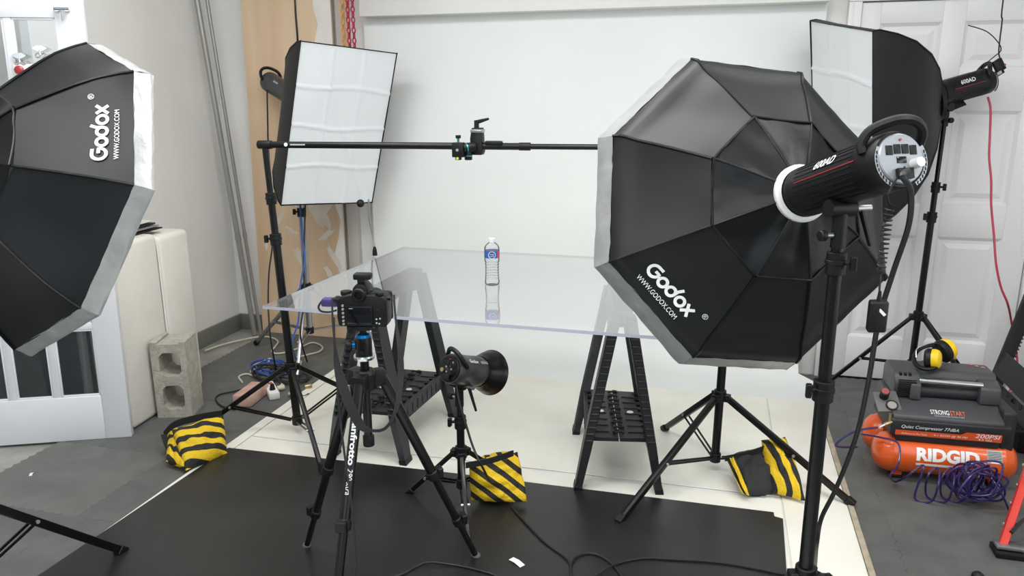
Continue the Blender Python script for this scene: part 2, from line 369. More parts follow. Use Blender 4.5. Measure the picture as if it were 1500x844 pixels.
# smears of white paint: irregular thin daubs with shapes of their own
rn=random.Random(3)
def daub(cx,cz,w,h,a,name='paint_smear'):
    P=[]; n=14
    for i in range(n):
        th=2*math.pi*i/n; rr=rn.uniform(.6,1.1); x=w/2*rr*math.cos(th); z=h/2*rr*math.sin(th)
        P.append((min(-2.327,cx+x*math.cos(a)-z*math.sin(a)),cz+x*math.sin(a)+z*math.cos(a)))
    return MB().prism(P,(0,4.4768,0),(1,0,0),(0,0,1),(0,-.0008-.0004*rn.random(),0))
smear=mat('white_smear',(226,216,204),.7,var=.06,scale=12); 
for cx,cz,w_,h_,a in [(-2.72,.95,.06,.2,.8),(-2.78,.8,.03,.14,-.5),(-2.66,.55,.07,.12,.3),(-2.50,.86,.1,.3,.5),(-2.45,.7,.14,.05,.6),(-2.42,.92,.09,.26,-.4),(-2.40,.55,.05,.2,.5),(-2.58,1.02,.14,.06,.3),(-2.8,1.05,.05,.1,0),(-2.45,.45,.05,.12,.6),(-2.9,.62,.03,.08,0),(-2.70,.72,.12,.03,-.5)]:
    daub(cx,cz,w_,h_,a).build('paint_smear',smear,t,smooth=0)
P=[(-2.325,.42)]+[(-2.37-.03*math.sin(i*1.7)+(.0 if i<9 else -.05),.45+i*.12) for i in range(14)]+[(-2.44,2.1),(-2.46,2.6),(-2.325,2.6)]
MB().prism(P,(0,4.4768,0),(1,0,0),(0,0,1),(0,-.0006,0)).build('whitewash',mat('whitewash',(236,232,226),.7,var=.04,scale=10),t,smooth=0)
# outlet
def outlet():
    t=thing('wall_outlet',(-3.13,4.548,.33),'white electrical outlet low on the back wall in the left corner','outlet')
    MB().bx(-3.17,-3.09,4.542,4.55,.27,.39).build('cover_plate','white',t,bev=.002)
    MB().cyl((-3.13,4.543,.33),(-3.13,4.538,.33),.011).build('socket','blk',t)
    for z in(.285,.375): MB().cyl((-3.13,4.543,z),(-3.13,4.54,z),.004).build('screw','screw',t)
outlet()
# leaning conduits
for k,(b0,t0,l) in enumerate([((-3.00,4.40,.0),(-3.15,4.33,2.2),'thicker grey conduit leaning in the left corner'),((-2.965,4.42,0),(-3.11,4.37,2.25),'thin grey conduit leaning in the left corner, right of the thicker one')]):
    r=.017 if k==0 else .011
    tt=thing('conduit',b0,l,'pipe'); MB().cyl(b0,t0,r).build('pipe','pipe',tt); mid=V(b0).lerp(V(t0),.3); d=(V(t0)-V(b0)).normalized(); MB().cyl(mid,mid+d*.03,r+.003).build('coupling','alu',tt)
# pulley chains
def link_mesh(m):
    b=MB(); 
    pts=[(.010*math.cos(a),0,.017*math.sin(a)) for a in [2*math.pi*i/10 for i in range(11)]]
    b.tube(pts,.0042,6,cap=False); return b.build('link',m)
for nm,m,x0,lab in (('pulley_chain','link1',-2.225,'orange plastic pulley chain hanging on the back wall, two strands'),('pulley_chain','link2',-2.128,'dark red plastic pulley chain hanging on the back wall beside the orange one')):
    t=thing(nm,(x0,4.47,2.6),lab,'chain'); first=None
    for s in(-.016,.016):
        for i in range(36):
            z=1.55+i*.029
            if first is None:
                o=link_mesh(m); first=o
            else: o=first.copy(); COL.objects.link(o)
            o.parent=t; o.location=V((x0+s,4.455 if m=='link1' else 4.34,z))-t.location; o.rotation_euler=(0,0,(i%2)*math.pi/2)
# ================================================================== LEFT: FRENCH DOOR, SLABS, BLOCK
dE=V((-2.642,2.815,0)); dU=V((-.911,-.412,0)).normalized(); dN=V((dU.y,-dU.x,0))    # dU runs left along the door, dN towards the room's back? fixed below
if dN.y>0: dN=-dN                                                                     # dN faces the camera side
lean=(V((0,0,1))-dN*.035+V((.004,.002,0))).normalized()
t=thing('french_door',dE+dU*.38,'white glazed french door leaning against cream slabs at left','door')
DW,DHt,TH=.80,2.03,.035
def dpnt(u,h,o=0): return dE+dU*u+lean*h+dN*o
def dbox(u0,u1,h0,h1,o0=-TH,o1=0,name='rail',m='fdoor',bev=.003,par=None):
    c=dpnt((u0+u1)/2,(h0+h1)/2,(o0+o1)/2); wn=lean.cross(dU).normalized()
    return MB().box(c,(u1-u0,o1-o0,h1-h0),(dU,dN,lean)).build(name,m,par or t,bev=bev)
dbox(0,.115,0,DHt,name='stile'); dbox(DW-.115,DW,0,DHt,name='stile')
dbox(.115,DW-.115,0,.215,name='bottom_rail'); dbox(.115,DW-.115,DHt-.12,DHt,name='top_rail')
nr,nc=5,3; uu=[.115+(DW-.23)*i/nc for i in range(nc+1)]; hh=[.215+(DHt-.335)*i/nr for i in range(nr+1)]
for u in uu[1:-1]: dbox(u-.016,u+.016,.215,DHt-.12,-.03,-.004,name='mullion')
for h in hh[1:-1]: dbox(.115,DW-.115,h-.016,h+.016,-.03,-.004,name='muntin')
for i in range(nc):
    for j in range(nr):
        a,b_,c,d=uu[i]+(.016 if i else .0),uu[i+1]-(.016 if i<nc-1 else 0),hh[j]+(.016 if j else 0),hh[j+1]-(.016 if j<nr-1 else 0)
        MB().box(dpnt((a+b_)/2,(c+d)/2,-.018),(b_-a,.004,d-c),(dU,dN,lean)).build('pane','pane',t,smooth=0)
        for q in((a,a+.009,c,d),(b_-.009,b_,c,d),(a,b_,c,c+.009),(a,b_,d-.009,d)): dbox(q[0],q[1],q[2],q[3],-.016,-.007,name='glazing_bead',bev=.002)
# two little chrome lip-shaped hooks and a red knob on the top pane, chrome latch
for (u,h,n) in((.185,1.785,0),(.27,1.755,1)):
    c=dpnt(u,h,.004); b=MB()
    for sg,hh_ in((1,.012),(-1,.013)):
        P=[(-.030,0),(-.02,.006),(-.008,hh_),(0,hh_*.75),(.008,hh_),(.02,.006),(.030,0)]; b.prism([(x,y*sg) for x,y in P],c-dN*.003,dU,lean,dN*.009)
    b.tube([c-lean*.01,c-lean*.028],.0035,6)
    for sg in(-1,1): b.tube(spl([c-lean*.028,c-lean*.02+dU*.014*sg,c-lean*.034+dU*.022*sg,c-lean*.038+dU*.01*sg,c-lean*.028],4),.003,6)
    o=b.build('lip_hook','chrome'); tag(o,['chrome lip-shaped hook stuck high on the french door, right one','chrome lip-shaped hook stuck on the french door, left one by red button'][n],'hook','lip hooks on the glass door')
c=dpnt(.275,1.695,.0)
kt=thing('red_button',c,'red round button on white plate on the french door','button')
MB().box(c+dN*.003-dU*.03,(.11,.006,.05),(dU,dN,lean)).build('plate','white',kt,bev=.001); MB().lathe(c+dN*.006,dN,[(0,.018),(.01,.018),(.016,.012),(.018,0)]).build('knob','redp',kt)
b=MB(); c=dpnt(.075,1.945,0)
b.cyl(c-dU*.02,c-dU*.02+dN*.02,.01); b.cyl(c+dU*.02,c+dU*.02+dN*.02,.01); b.cyl(c-dU*.03+dN*.02,c+dU*.03+dN*.02,.006); b.tube([c+dN*.02,c+dN*.022-lean*.05],.005)
b.build('chrome_latch','chrome',t,label='chrome latch')
# dark boards stored behind the door
bt=thing('dark_board',dpnt(.3,0,-.1),'dark board standing behind the french door glass','board')
MB().box(dpnt(.36,.40,-.12)+dU*.1,(.62,.02,.8),(dU,dN,V((0,0,1)))).build('panel','navy',bt,bev=.002)
bt=thing('dark_board',dpnt(.5,0,-.2),'taller dark board standing behind the french door, reaching its top pane','board')
MB().box(dpnt(.56,.82,-.18)+dU*.12,(.5,.02,1.62),(dU,dN,V((0,0,1)))).build('panel','navy',bt,bev=.002)
bt=thing('plastic_tube',dpnt(.19,0,-.06),'clear grey plastic tube upright behind the lower glass','tube')
MB().cyl(dpnt(.19,.0,-.065),dpnt(.19,.72,-.065),.02).build('tube','pipe',bt)
# cream slabs
sA=V((-2.675,2.875,0)); sB=V((-2.733,3.5,0)); su=(sB-sA).normalized(); sn=V((-su.y,su.x,0))     # sn points -X
if sn.x>0: sn=-sn
for k,(a,b_,h,l) in enumerate([(0,.355,.915,'cream upright slab behind the french door, nearer one'),(.36,.63,.895,'cream upright slab farther one, behind the cinder block')]):
    tt=thing('cream_slab',sA+su*(a+b_)/2,l,'slab')
    def sl(u,v): 
        return None
    c=sA+su*((a+b_)/2)+sn*.235
    MB().box(c+V((0,0,h/2)),((b_-a),.46,h),(su,sn,V((0,0,1)))).build('slab_body','slab',tt,bev=.028,seg=4)
    if k==0: MB().tube(spl([sA+su*(b_+.002)+sn*.012+V((0,0,z)) for z in (.05,.3,.5,.7,.85)],3),.005,6).build('seam','white',tt)
for k in range(4):
    tt=thing('thin_panel',sA+su*.2+V((0,0,.93+.012*k)),['thin black panel lowest on top of the cream slabs','thin grey panel on the cream slabs, second from below','thin black panel on the cream slabs, third from below','thin light panel topmost on the cream slabs'][k],'panel','panels on the slabs')
    c=sA+su*(.24+.02*k)+sn*(.25+.015*k)+V((0,0,.921+.012*k))
    MB().box(c,(.50-.05*k,.38,.007),(su,sn,V((0,0,1)))).build('board',['blk','pipe','blk','slab'][k],tt,bev=.001,seg=1)
tt=thing('black_bag',sA+su*.3+sn*.2+V((0,0,.965)),'black fabric bag on top of the cream slabs behind the left softbox','bag')
b=MB(); b.sphere(sA+su*.27+sn*.16+V((0,0,1.02)),.1,16,(.8,1.2,.62)); b.build('bag_body','bag',tt)
b=MB(); b.tube(spl([sA+su*.2+sn*.1+V((0,0,1.05)),sA+su*.27+sn*.12+V((0,0,1.13)),sA+su*.34+sn*.1+V((0,0,1.05))]),.008); b.build('handle','strap',tt)
# cinder block standing on end
bu=V((.90,.30,0)).normalized(); bw=V((-bu.y,bu.x,0)); bo=V((-2.672,3.035,0))
t=thing('cinder_block',bo+bu*.09+bw*.09,'pale grey concrete block standing on end by the slabs','concrete block')
W_,D_,H_=.172,.17,.39
b=MB()
def hole(z0,z1): # rounded-ish core opening (octagon) in the front face
    x0,x1=.038,W_-.03; r=.022; return [(x0+r,z0),(x1-r,z0),(x1,z0+r),(x1,z1-r),(x1-r,z1),(x0+r,z1),(x0,z1-r),(x0,z0+r)]
def P3(x,z,y): return bo+bu*x+bw*y+V((0,0,z))
hs=[hole(.045,.172),hole(.222,.345)]
for y,flip in((0,0),(D_,1)):
    for k,h in enumerate(hs):
        zz=(0,.197) if k==0 else (.197,H_); outer=[(0,zz[0]),(W_,zz[0]),(W_,zz[1]),(0,zz[1])]
        P=[P3(x,z,y) for x,z in outer+h]
        # outer corners 0..3 ; hole pts 4..11 (starts bottom-left going ccw)
        f=[(0,1,5,4),(1,6,5),(1,2,7,6),(2,8,7),(2,3,9,8),(3,10,9),(3,0,11,10),(0,4,11)]
        b.add(P,f)
for h in hs:
    n=8; P=[P3(x,z,0) for x,z in h]+[P3(x,z,D_) for x,z in h]; b.add(P,[(i,(i+1)%n,n+(i+1)%n,n+i) for i in range(n)])
for e in(((0,0),(W_,0)),((W_,0),(W_,H_)),((W_,H_),(0,H_)),((0,H_),(0,0))):
    (x0,z0),(x1,z1)=e; b.add([P3(x0,z0,0),P3(x1,z1,0),P3(x1,z1,D_),P3(x0,z0,D_)],[(0,1,2,3)])
b.build('block_body','block',t,smooth=0)
for x in(.0,.14): MB().box(P3(x+.017,H_+.006,D_/2),(.034,D_,.014),(bu,bw,V((0,0,1)))).build('end_lip','block',t,bev=.004)
# ================================================================== TABLE AND SAWHORSES
TZ=.78
t=thing('acrylic_table_top',(-.78,3.17,TZ-.013),'large clear acrylic sheet table top resting on two black sawhorses','table top')
TP=[(-1.70,2.562),(.10,2.535),(.12,3.80),(-1.638,3.83)]
b=MB(); b.add([V((x,y,TZ)) for x,y in TP],[(0,1,2,3)]); b.build('sheet','acrylic',t,smooth=0)
b=MB(); b.add([V((x,y,TZ)) for x,y in TP]+[V((x,y,TZ-.012)) for x,y in TP],[(i,(i+1)%4,4+(i+1)%4,4+i) for i in range(4)]); b.build('polished_edge','acrylic_edge',t,smooth=0)
def sawhorse(label,feet,top_c,top_len,shelf_z=.235,dirv=None,name='sawhorse',M=None):
    # feet: nl,nr,fr,fl ; top_c centre line ends (near,far) at height
    nl,nr,frr,fll=[V((*f,0)) for f in feet]; A,B=top_c
    c=(nl+nr+frr+fll)/4; t=thing(name,c,label,'sawhorse'); ax=(B-A).normalized(); sd=V((ax.y,-ax.x,0)).normalized()
    MB(M).box((A+B)/2-V((0,0,.028)),(.07,(B-A).length+.04,.052),(sd,ax,V((0,0,1)))).build('top_beam','horse',t,bev=.004)
    for f,a,s,q in((nl,A,-1,-1),(nr,A,1,-1),(frr,B,1,1),(fll,B,-1,1)):
        topp=a+sd*(.03*s)+V((0,0,-.03)); b=MB(M)
        mid=f.lerp(topp,.28)
        b.beam(f+V((0,0,.0)),mid,.028,.062,sd,(.036,.085)); b.beam(mid,topp,.036,.085,sd,(.04,.07))
        n_=16
        for i in range(n_):
            k=.32+i*.038; p=f.lerp(topp,k)+ax*(q*.042); b.box(p,(.030,.010,.008),(sd,ax,(topp-f).normalized()))
        b.build('leg','horse',t,bev=.002,seg=1)
        fo=MB(M); d=(topp-f).normalized(); fo.beam(f,f+d*.03,.034,.068,sd); fo.build('foot_cap','blk',t,bev=.002,seg=1)
    for s in(-1,1):   # slanted body panel along each side and end gusset
        o0,o1=sd*(.034*s)+V((0,0,-.03)),sd*(.056*s)+V((0,0,-.13)); th_=sd*(-.012*s); P=[A+o0,B+o0,B+o1+V((0,0,.03)),(A+B)/2+o1+V((0,0,.07)),A+o1+V((0,0,.03))]
        k=MB(M); k.add(P+[p+th_ for p in P],[(0,1,2,3,4),(9,8,7,6,5)]+[(i,5+i,5+(i+1)%5,(i+1)%5) for i in range(5)]); k.build('side_panel','horse',t,bev=.002,seg=1)
    for a,q in((A,-1),(B,1)):
        k=MB(M); k.prism([(-.036,-.03),(.036,-.03),(.048,-.085),(.02,-.065),(-.02,-.065),(-.048,-.085)],a+ax*(q*.03),sd,V((0,0,1)),ax*(-q*.012)); k.build('end_gusset','horse',t,bev=.002,seg=1)
    # shelf: two hinged leaves
    k=shelf_z/TZ; def_=lambda f,a,s: f.lerp(a+sd*(.03*s)+V((0,0,-.03)),k)
    q0,q1,q2,q3=def_(nl,A,-1),def_(nr,A,1),def_(frr,B,1),def_(fll,B,-1)
    z=shelf_z
    for s,(e0,e1) in((-1,(q0,q3)),(1,(q1,q2))):
        m0,m1=(q0+q1)/2,(q3+q2)/2; mb=MB(M)
        a0,a1=m0.lerp(e0,.02),m1.lerp(e1,.02)
        P=[a0,e0,e1,a1]; P=[V((p.x,p.y,z)) for p in P]; mb.add(P+[p-V((0,0,.018)) for p in P],[(0,1,2,3),(7,6,5,4)]+[(i,4+i,4+(i+1)%4,(i+1)%4) for i in range(4)])
        for j in range(7):
            u=(j+.8)/8; p0=P[0].lerp(P[3],u); p1=P[1].lerp(P[2],u); mb.beam(p0.lerp(p1,.3)+V((0,0,.002)),p1+V((0,0,.002)),.005,.006,(0,0,1))
        mb.build('shelf_leaf','horse',t,bev=.001,seg=1)
        # skirt at outer edge with slots
        sk=MB(M); E0,E1=P[1],P[2]; sk.beam(E0-V((0,0,.03)),E1-V((0,0,.03)),.075,.016,(0,0,1))
        for j in range(9): 
            p=E0.lerp(E1,(j+.8)/10)-V((0,0,.032))+sd*(.009*s); sk.box(p,(.004,.008,.05),(sd,ax,V((0,0,1))))
        sk.build('skirt','horse',t,bev=.002,seg=1)
        pg=MB(M)
        for j in range(8):
            p=E0.lerp(E1,(j+1)/9)-sd*(.018*s)+V((0,0,.006)); pg.cyl(p-V((0,0,.006)),p+V((0,0,.004)),.009,n=10)
        o=pg.build('bit_holes','blk',t); o['kind']='stuff'
        c0=(P[0]+P[1]+P[2]+P[3])/4; MB(M).lathe(c0+V((0,0,.002)),(0,0,1),[(0,.014),(.003,.014),(.003,0)]).build('white_sticker','white',t,label='small white disc')
    hg=MB(M); m0,m1=V(((q0+q1)/2)),V(((q3+q2)/2))
    for j in range(10):
        p=m0.lerp(m1,(j+.6)/10.5); p.z=z+.006; s=1 if j%2 else -1
        hg.tube(spl([p-sd*.02*s,p-sd*.01*s+V((0,0,.006)),p+sd*.018*s+V((0,0,.004)),p+sd*.02*s+ax*.02,p+ax*.024],3),.0045,6)
    o=hg.build('hinge','blk',t); return t
sawhorse('black folding sawhorse under the left half of the clear table, behind the tripod',[(-1.60,2.86),(-1.256,2.878),(-1.223,3.426),(-1.57,3.42)],(V((-1.425,2.92,TZ-.013)),V((-1.40,3.40,TZ-.013))),.5)
sawhorse('black folding sawhorse under the right half of the clear table, beside the big octagonal softbox',[(-.485,2.838),(-.157,2.899),(-.26,3.40),(-.589,3.377)],(V((-.325,2.90,TZ-.013)),V((-.415,3.36,TZ-.013))),.5)
# bottle
bc=V((-.921,3.116,TZ)); t=thing('water_bottle',bc,'small clear water bottle with blue label on the clear table','bottle')
prof=[(0,.0),(.0,.026),(.004,.031),(.012,.0325)]
for i in range(7):
    z=.018+i*.012; r=.0325-.003*math.sin(math.pi*min(1,(z-.01)/.10)); prof+=[(z,r),(z+.004,r),(z+.006,r-.002),(z+.009,r-.002)]
prof+=[(.106,.0325),(.16,.0328),(.168,.0315),(.178,.025),(.186,.016),(.190,.0125),(.2,.0125)]
MB().lathe(bc,(0,0,1),prof,32).build('bottle_body','pet',t)
MB().lathe(bc,(0,0,1),[(.189,.0),(.189,.0145),(.204,.0145),(.205,.0135),(.205,0)],24).build('cap',mat('clear_cap',(222,226,228),.4),t)
MB().lathe(bc,(0,0,1),[(.122,.0332),(.152,.0334)],32).build('bottle_label',mat('label_blue',(36,92,168),.4),t)
def cylmap(c,ax,r,a0,h0,W,H,upv=None):
    d,u,w=orth(ax)
    if upv is not None: u=(V(upv)-d*V(upv).dot(d)).normalized(); w=d.cross(u)
    return lambda a,h: V(c)+d*(h0+h*H)+(u*math.cos(a0+a*W/r)+w*math.sin(a0+a*W/r))*r
tc=CAM-bc; 
cm=lambda off,h0,W,H,r=.0338:(lambda a,h: bc+V((math.cos(math.atan2(tc.y,tc.x)+off+(a-.5)*W/r)*r,math.sin(math.atan2(tc.y,tc.x)+off+(a-.5)*W/r)*r,h0+h*H)))
b=MB(); f_=cm(0,.121,.034,.032); n=20; P=[f_(.5,.5)]+[f_(.5+.5*math.cos(2*math.pi*i/n),.5+.5*math.sin(2*math.pi*i/n)) for i in range(n)]
b.add(P,[(0,1+i,1+(i+1)%n) for i in range(n)]); b.build('logo_ring',mat('label_white',(206,220,236),.4),t,smooth=0)
f2=cm(0,.1235,.028,.027,.0343); P=[f2(.5,.5)]+[f2(.5+.5*math.cos(2*math.pi*i/n),.5+.5*math.sin(2*math.pi*i/n)) for i in range(n)]
b=MB(); b.add(P,[(0,1+i,1+(i+1)%n) for i in range(n)]); b.build('logo_disc',mat('label_navy',(18,52,130),.4),t,smooth=0)
text('PURE',cm(0,.138,.018,.005,.0348),'ink',t); text('LIFE',cm(0,.130,.018,.005,.0348),'ink',t)
b=MB(); f3=cm(.95,.123,.014,.028,.0338); b.grid(lambda u,v:f3(u,v),4,2); b.build('red_patch',mat('label_red',(206,60,84),.4),t,smooth=0)
# ================================================================== OCTAGONAL SOFTBOXES
def godox_strokes():
    # custom rounded wordmark: polylines in (x,y) with x-height 1
    S=[]; r=.40
    def arc(cx,cy,r,a0,a1,n=26): return [(cx+r*math.cos(R_(a0+(a1-a0)*i/n)),cy+r*math.sin(R_(a0+(a1-a0)*i/n))) for i in range(n+1)]
    g=[(1.12,1.13),(.62,1.13)]+arc(.60,.60,.53,98,352,30)+[(1.12,.66),(.66,.66)]; S.append(g)
    S.append(arc(1.78,.45,.40,0,360)); S.append(arc(2.80,.45,.40,0,360)); S.append([(3.20,.45),(3.22,.9),(3.46,1.36)])
    S.append(arc(3.95,.45,.40,0,360)); S.append([(4.50,-.02),(5.32,.94)]); S.append([(4.56,.94),(5.26,-.02)])
    return S,5.5
def stroke_mesh(pts,w,fn):
    b=MB(); n=len(pts); P=[]
    dense=[]
    for i in range(n-1):
        (x0,y0),(x1,y1)=pts[i],pts[i+1]; k=max(1,int(math.hypot(x1-x0,y1-y0)/.15))
        dense+=[(x0+(x1-x0)*j/k,y0+(y1-y0)*j/k) for j in range(k)]
    dense.append(pts[-1]); n=len(dense); closed=math.hypot(dense[0][0]-dense[-1][0],dense[0][1]-dense[-1][1])<1e-4
    for i,(x,y) in enumerate(dense):
        a=dense[(i-1)%(n-1)] if closed else dense[max(i-1,0)]; c=dense[(i+1)%(n-1) if closed else min(i+1,n-1)]
        if closed and i==n-1: a,c=dense[n-2],dense[1]
        dx,dy=c[0]-a[0],c[1]-a[1]; l=math.hypot(dx,dy) or 1; nx,ny=-dy/l*w/2,dx/l*w/2
        P+=[fn(x+nx,y+ny),fn(x-nx,y-ny)]
    b.add(P,[(2*i,2*i+1,2*i+3,2*i+2) for i in range(n-1)]); return b
def octabox(label,c,n,ro,R,text_k,bt=.05,bs=.975,tw={}):
    c=V(c); n=V(n).normalized(); u=V((0,0,1)).cross(n).normalized(); w=n.cross(u)
    def rim(k,r,t,sub=0): a=ro+k*math.pi/4; return c+n*t+(u*math.cos(a)+w*math.sin(a))*r+u*(tw.get(k%8,0)*r/R)
    t=thing('octagonal_softbox',c,label,'softbox')
    band=[(0.,R),(.012,R+.001),(bt,R*bs)]
    outer=[(bt-.002,R*bs),(bt+.03,R*.92),(.12,R*.84),(.16,R*.735),(.205,R*.60),(.242,R*.48)]
    inner=[(.244,R*.475),(.262,R*.39),(.282,R*.27),(.302,R*.145)]
    def surf(prof,k,v,uu,sag):
        x=v*(len(prof)-1); i=min(int(x),len(prof)-2); f=x-i
        t0=prof[i][0]*(1-f)+prof[i+1][0]*f; r0=prof[i][1]*(1-f)+prof[i+1][1]*f
        p=rim(k,r0,t0).lerp(rim(k+1,r0,t0),uu); rad=(p-(c+n*t0)).normalized()
        s=math.sin(math.pi*uu)*math.sin(math.pi*min(1,max(0,v)))*sag
        return p-(rad*.6+n*.8)*s
    for k in range(8):
        b=MB(); b.grid(lambda a,v:surf(band,k,v,a,-.0)+n*.0025*noise.noise(V((a*9,v*3,k*5.1)))+ (rim(k,1,0)-c)*.004*noise.noise(V((a*7,v*2,k*3.3))),20,4)
        b.build('rim_band','silver',t,smooth=50)
        b=MB(); b.grid(lambda a,v:surf(outer,k,v,a,.012)+n*.003*noise.noise(V((a*2.5,v*2.5,k*7.7))),14,12); o=b.build('outer_panel','fab',t,smooth=50)
        b=MB(); 
        b.grid(lambda a,v:surf(inner,k,v,a,.006)+n*(.004+.004*noise.noise(V((a*3,v*3,k*2.2))))-n*.006*abs(math.sin(math.pi*a))*(1-v),12,7); b.build('inner_panel','fab2',t,smooth=50)
        # seam rib (rod sleeve)
        pts=[surf(outer,k,i/12,0,0)+n*.002 for i in range(13)]; MB().tube(pts,.0042,6).build('rod_sleeve','fab2',t)
        pts=[surf(inner,k,i/8,0,0)+n*.004 for i in range(9)]; MB().tube(pts,.0035,6).build('rod_sleeve','fab2',t)
        pts=[surf(inner,k,0,i/12,0)+n*(.006-.007*math.sin(math.pi*i/12)+.003*noise.noise(V((i*.5,k,0)))) for i in range(13)]; MB().tube(pts,.0035,6).build('flap_piping','fab2',t)
    # front diffuser (faces the set) slightly recessed
    b=MB(); n8=8
    P=[c+n*.02]+[rim(k,R*.985,.01) for k in range(8)]; b.add(P,[(0,1+i,1+(i+1)%8) for i in range(8)]); b.build('front_diffuser','diff',t,smooth=0)
    # white inside collar + speed ring
    MB().lathe(c,n,[(.300,.071),(.305,.0735),(.314,.0735),(.320,.069),(.322,.062)],36).build('speed_ring','white',t)
    # wordmark on panel text_k
    S,wd=godox_strokes(); k=text_k; 
    def fn_factory(s0,size,v_base,off=.0022):
        def fn(x,y):
            uu_len=(rim(k+1,R*.9,0)-rim(k,R*.9,0)).length; s=s0+x*size; h=v_base+y*size
            # arc length along profile
            L=0; q=0; pr=outer; hh_=h
            for i in range(len(pr)-1):
                d=math.hypot(pr[i+1][0]-pr[i][0],(pr[i+1][1]-pr[i][1])*math.cos(math.pi/8))
                if L+d>=hh_ or i==len(pr)-2: v=(i+(hh_-L)/d)/(len(pr)-1); break
                L+=d
            x_=v*(len(pr)-1); i=min(int(x_),len(pr)-2); f=x_-i; r0=pr[i][1]*(1-f)+pr[i+1][1]*f
            width=2*r0*math.sin(math.pi/8); uu=.5+s/width
            p=surf(outer,k,v,uu,.012)+n*.003*noise.noise(V((uu*2.5,v*2.5,k*7.7)))
            e=surf(outer,k,v,min(1,uu+.02),.012)-surf(outer,k,v,uu-.02,.012); g=surf(outer,k,min(1,v+.02),uu,.012)-surf(outer,k,max(0,v-.02),uu,.012)
            nn=e.cross(g).normalized(); 
            if nn.dot(n)<0: nn=-nn
            return p+nn*off
        return fn
    size=.178/wd; fn=fn_factory(-.100,size,.066)
    b=MB()
    for st_ in S:
        q=stroke_mesh(st_,.27,fn); b.add(q.v,q.f)
    b.build('lettering','ink',t,smooth=0,label='bold white wordmark')
    f3=fn_factory(-.100,1,.037); text('WWW.GODOX.COM',lambda a,h:f3(a*.155,h*.013),'ink',t)
    f4=fn_factory(.092,1,.100); text('\u00ae',lambda a,h:f4(a*.016,h*.016),'ink',t)
    return t,c,n,u,w
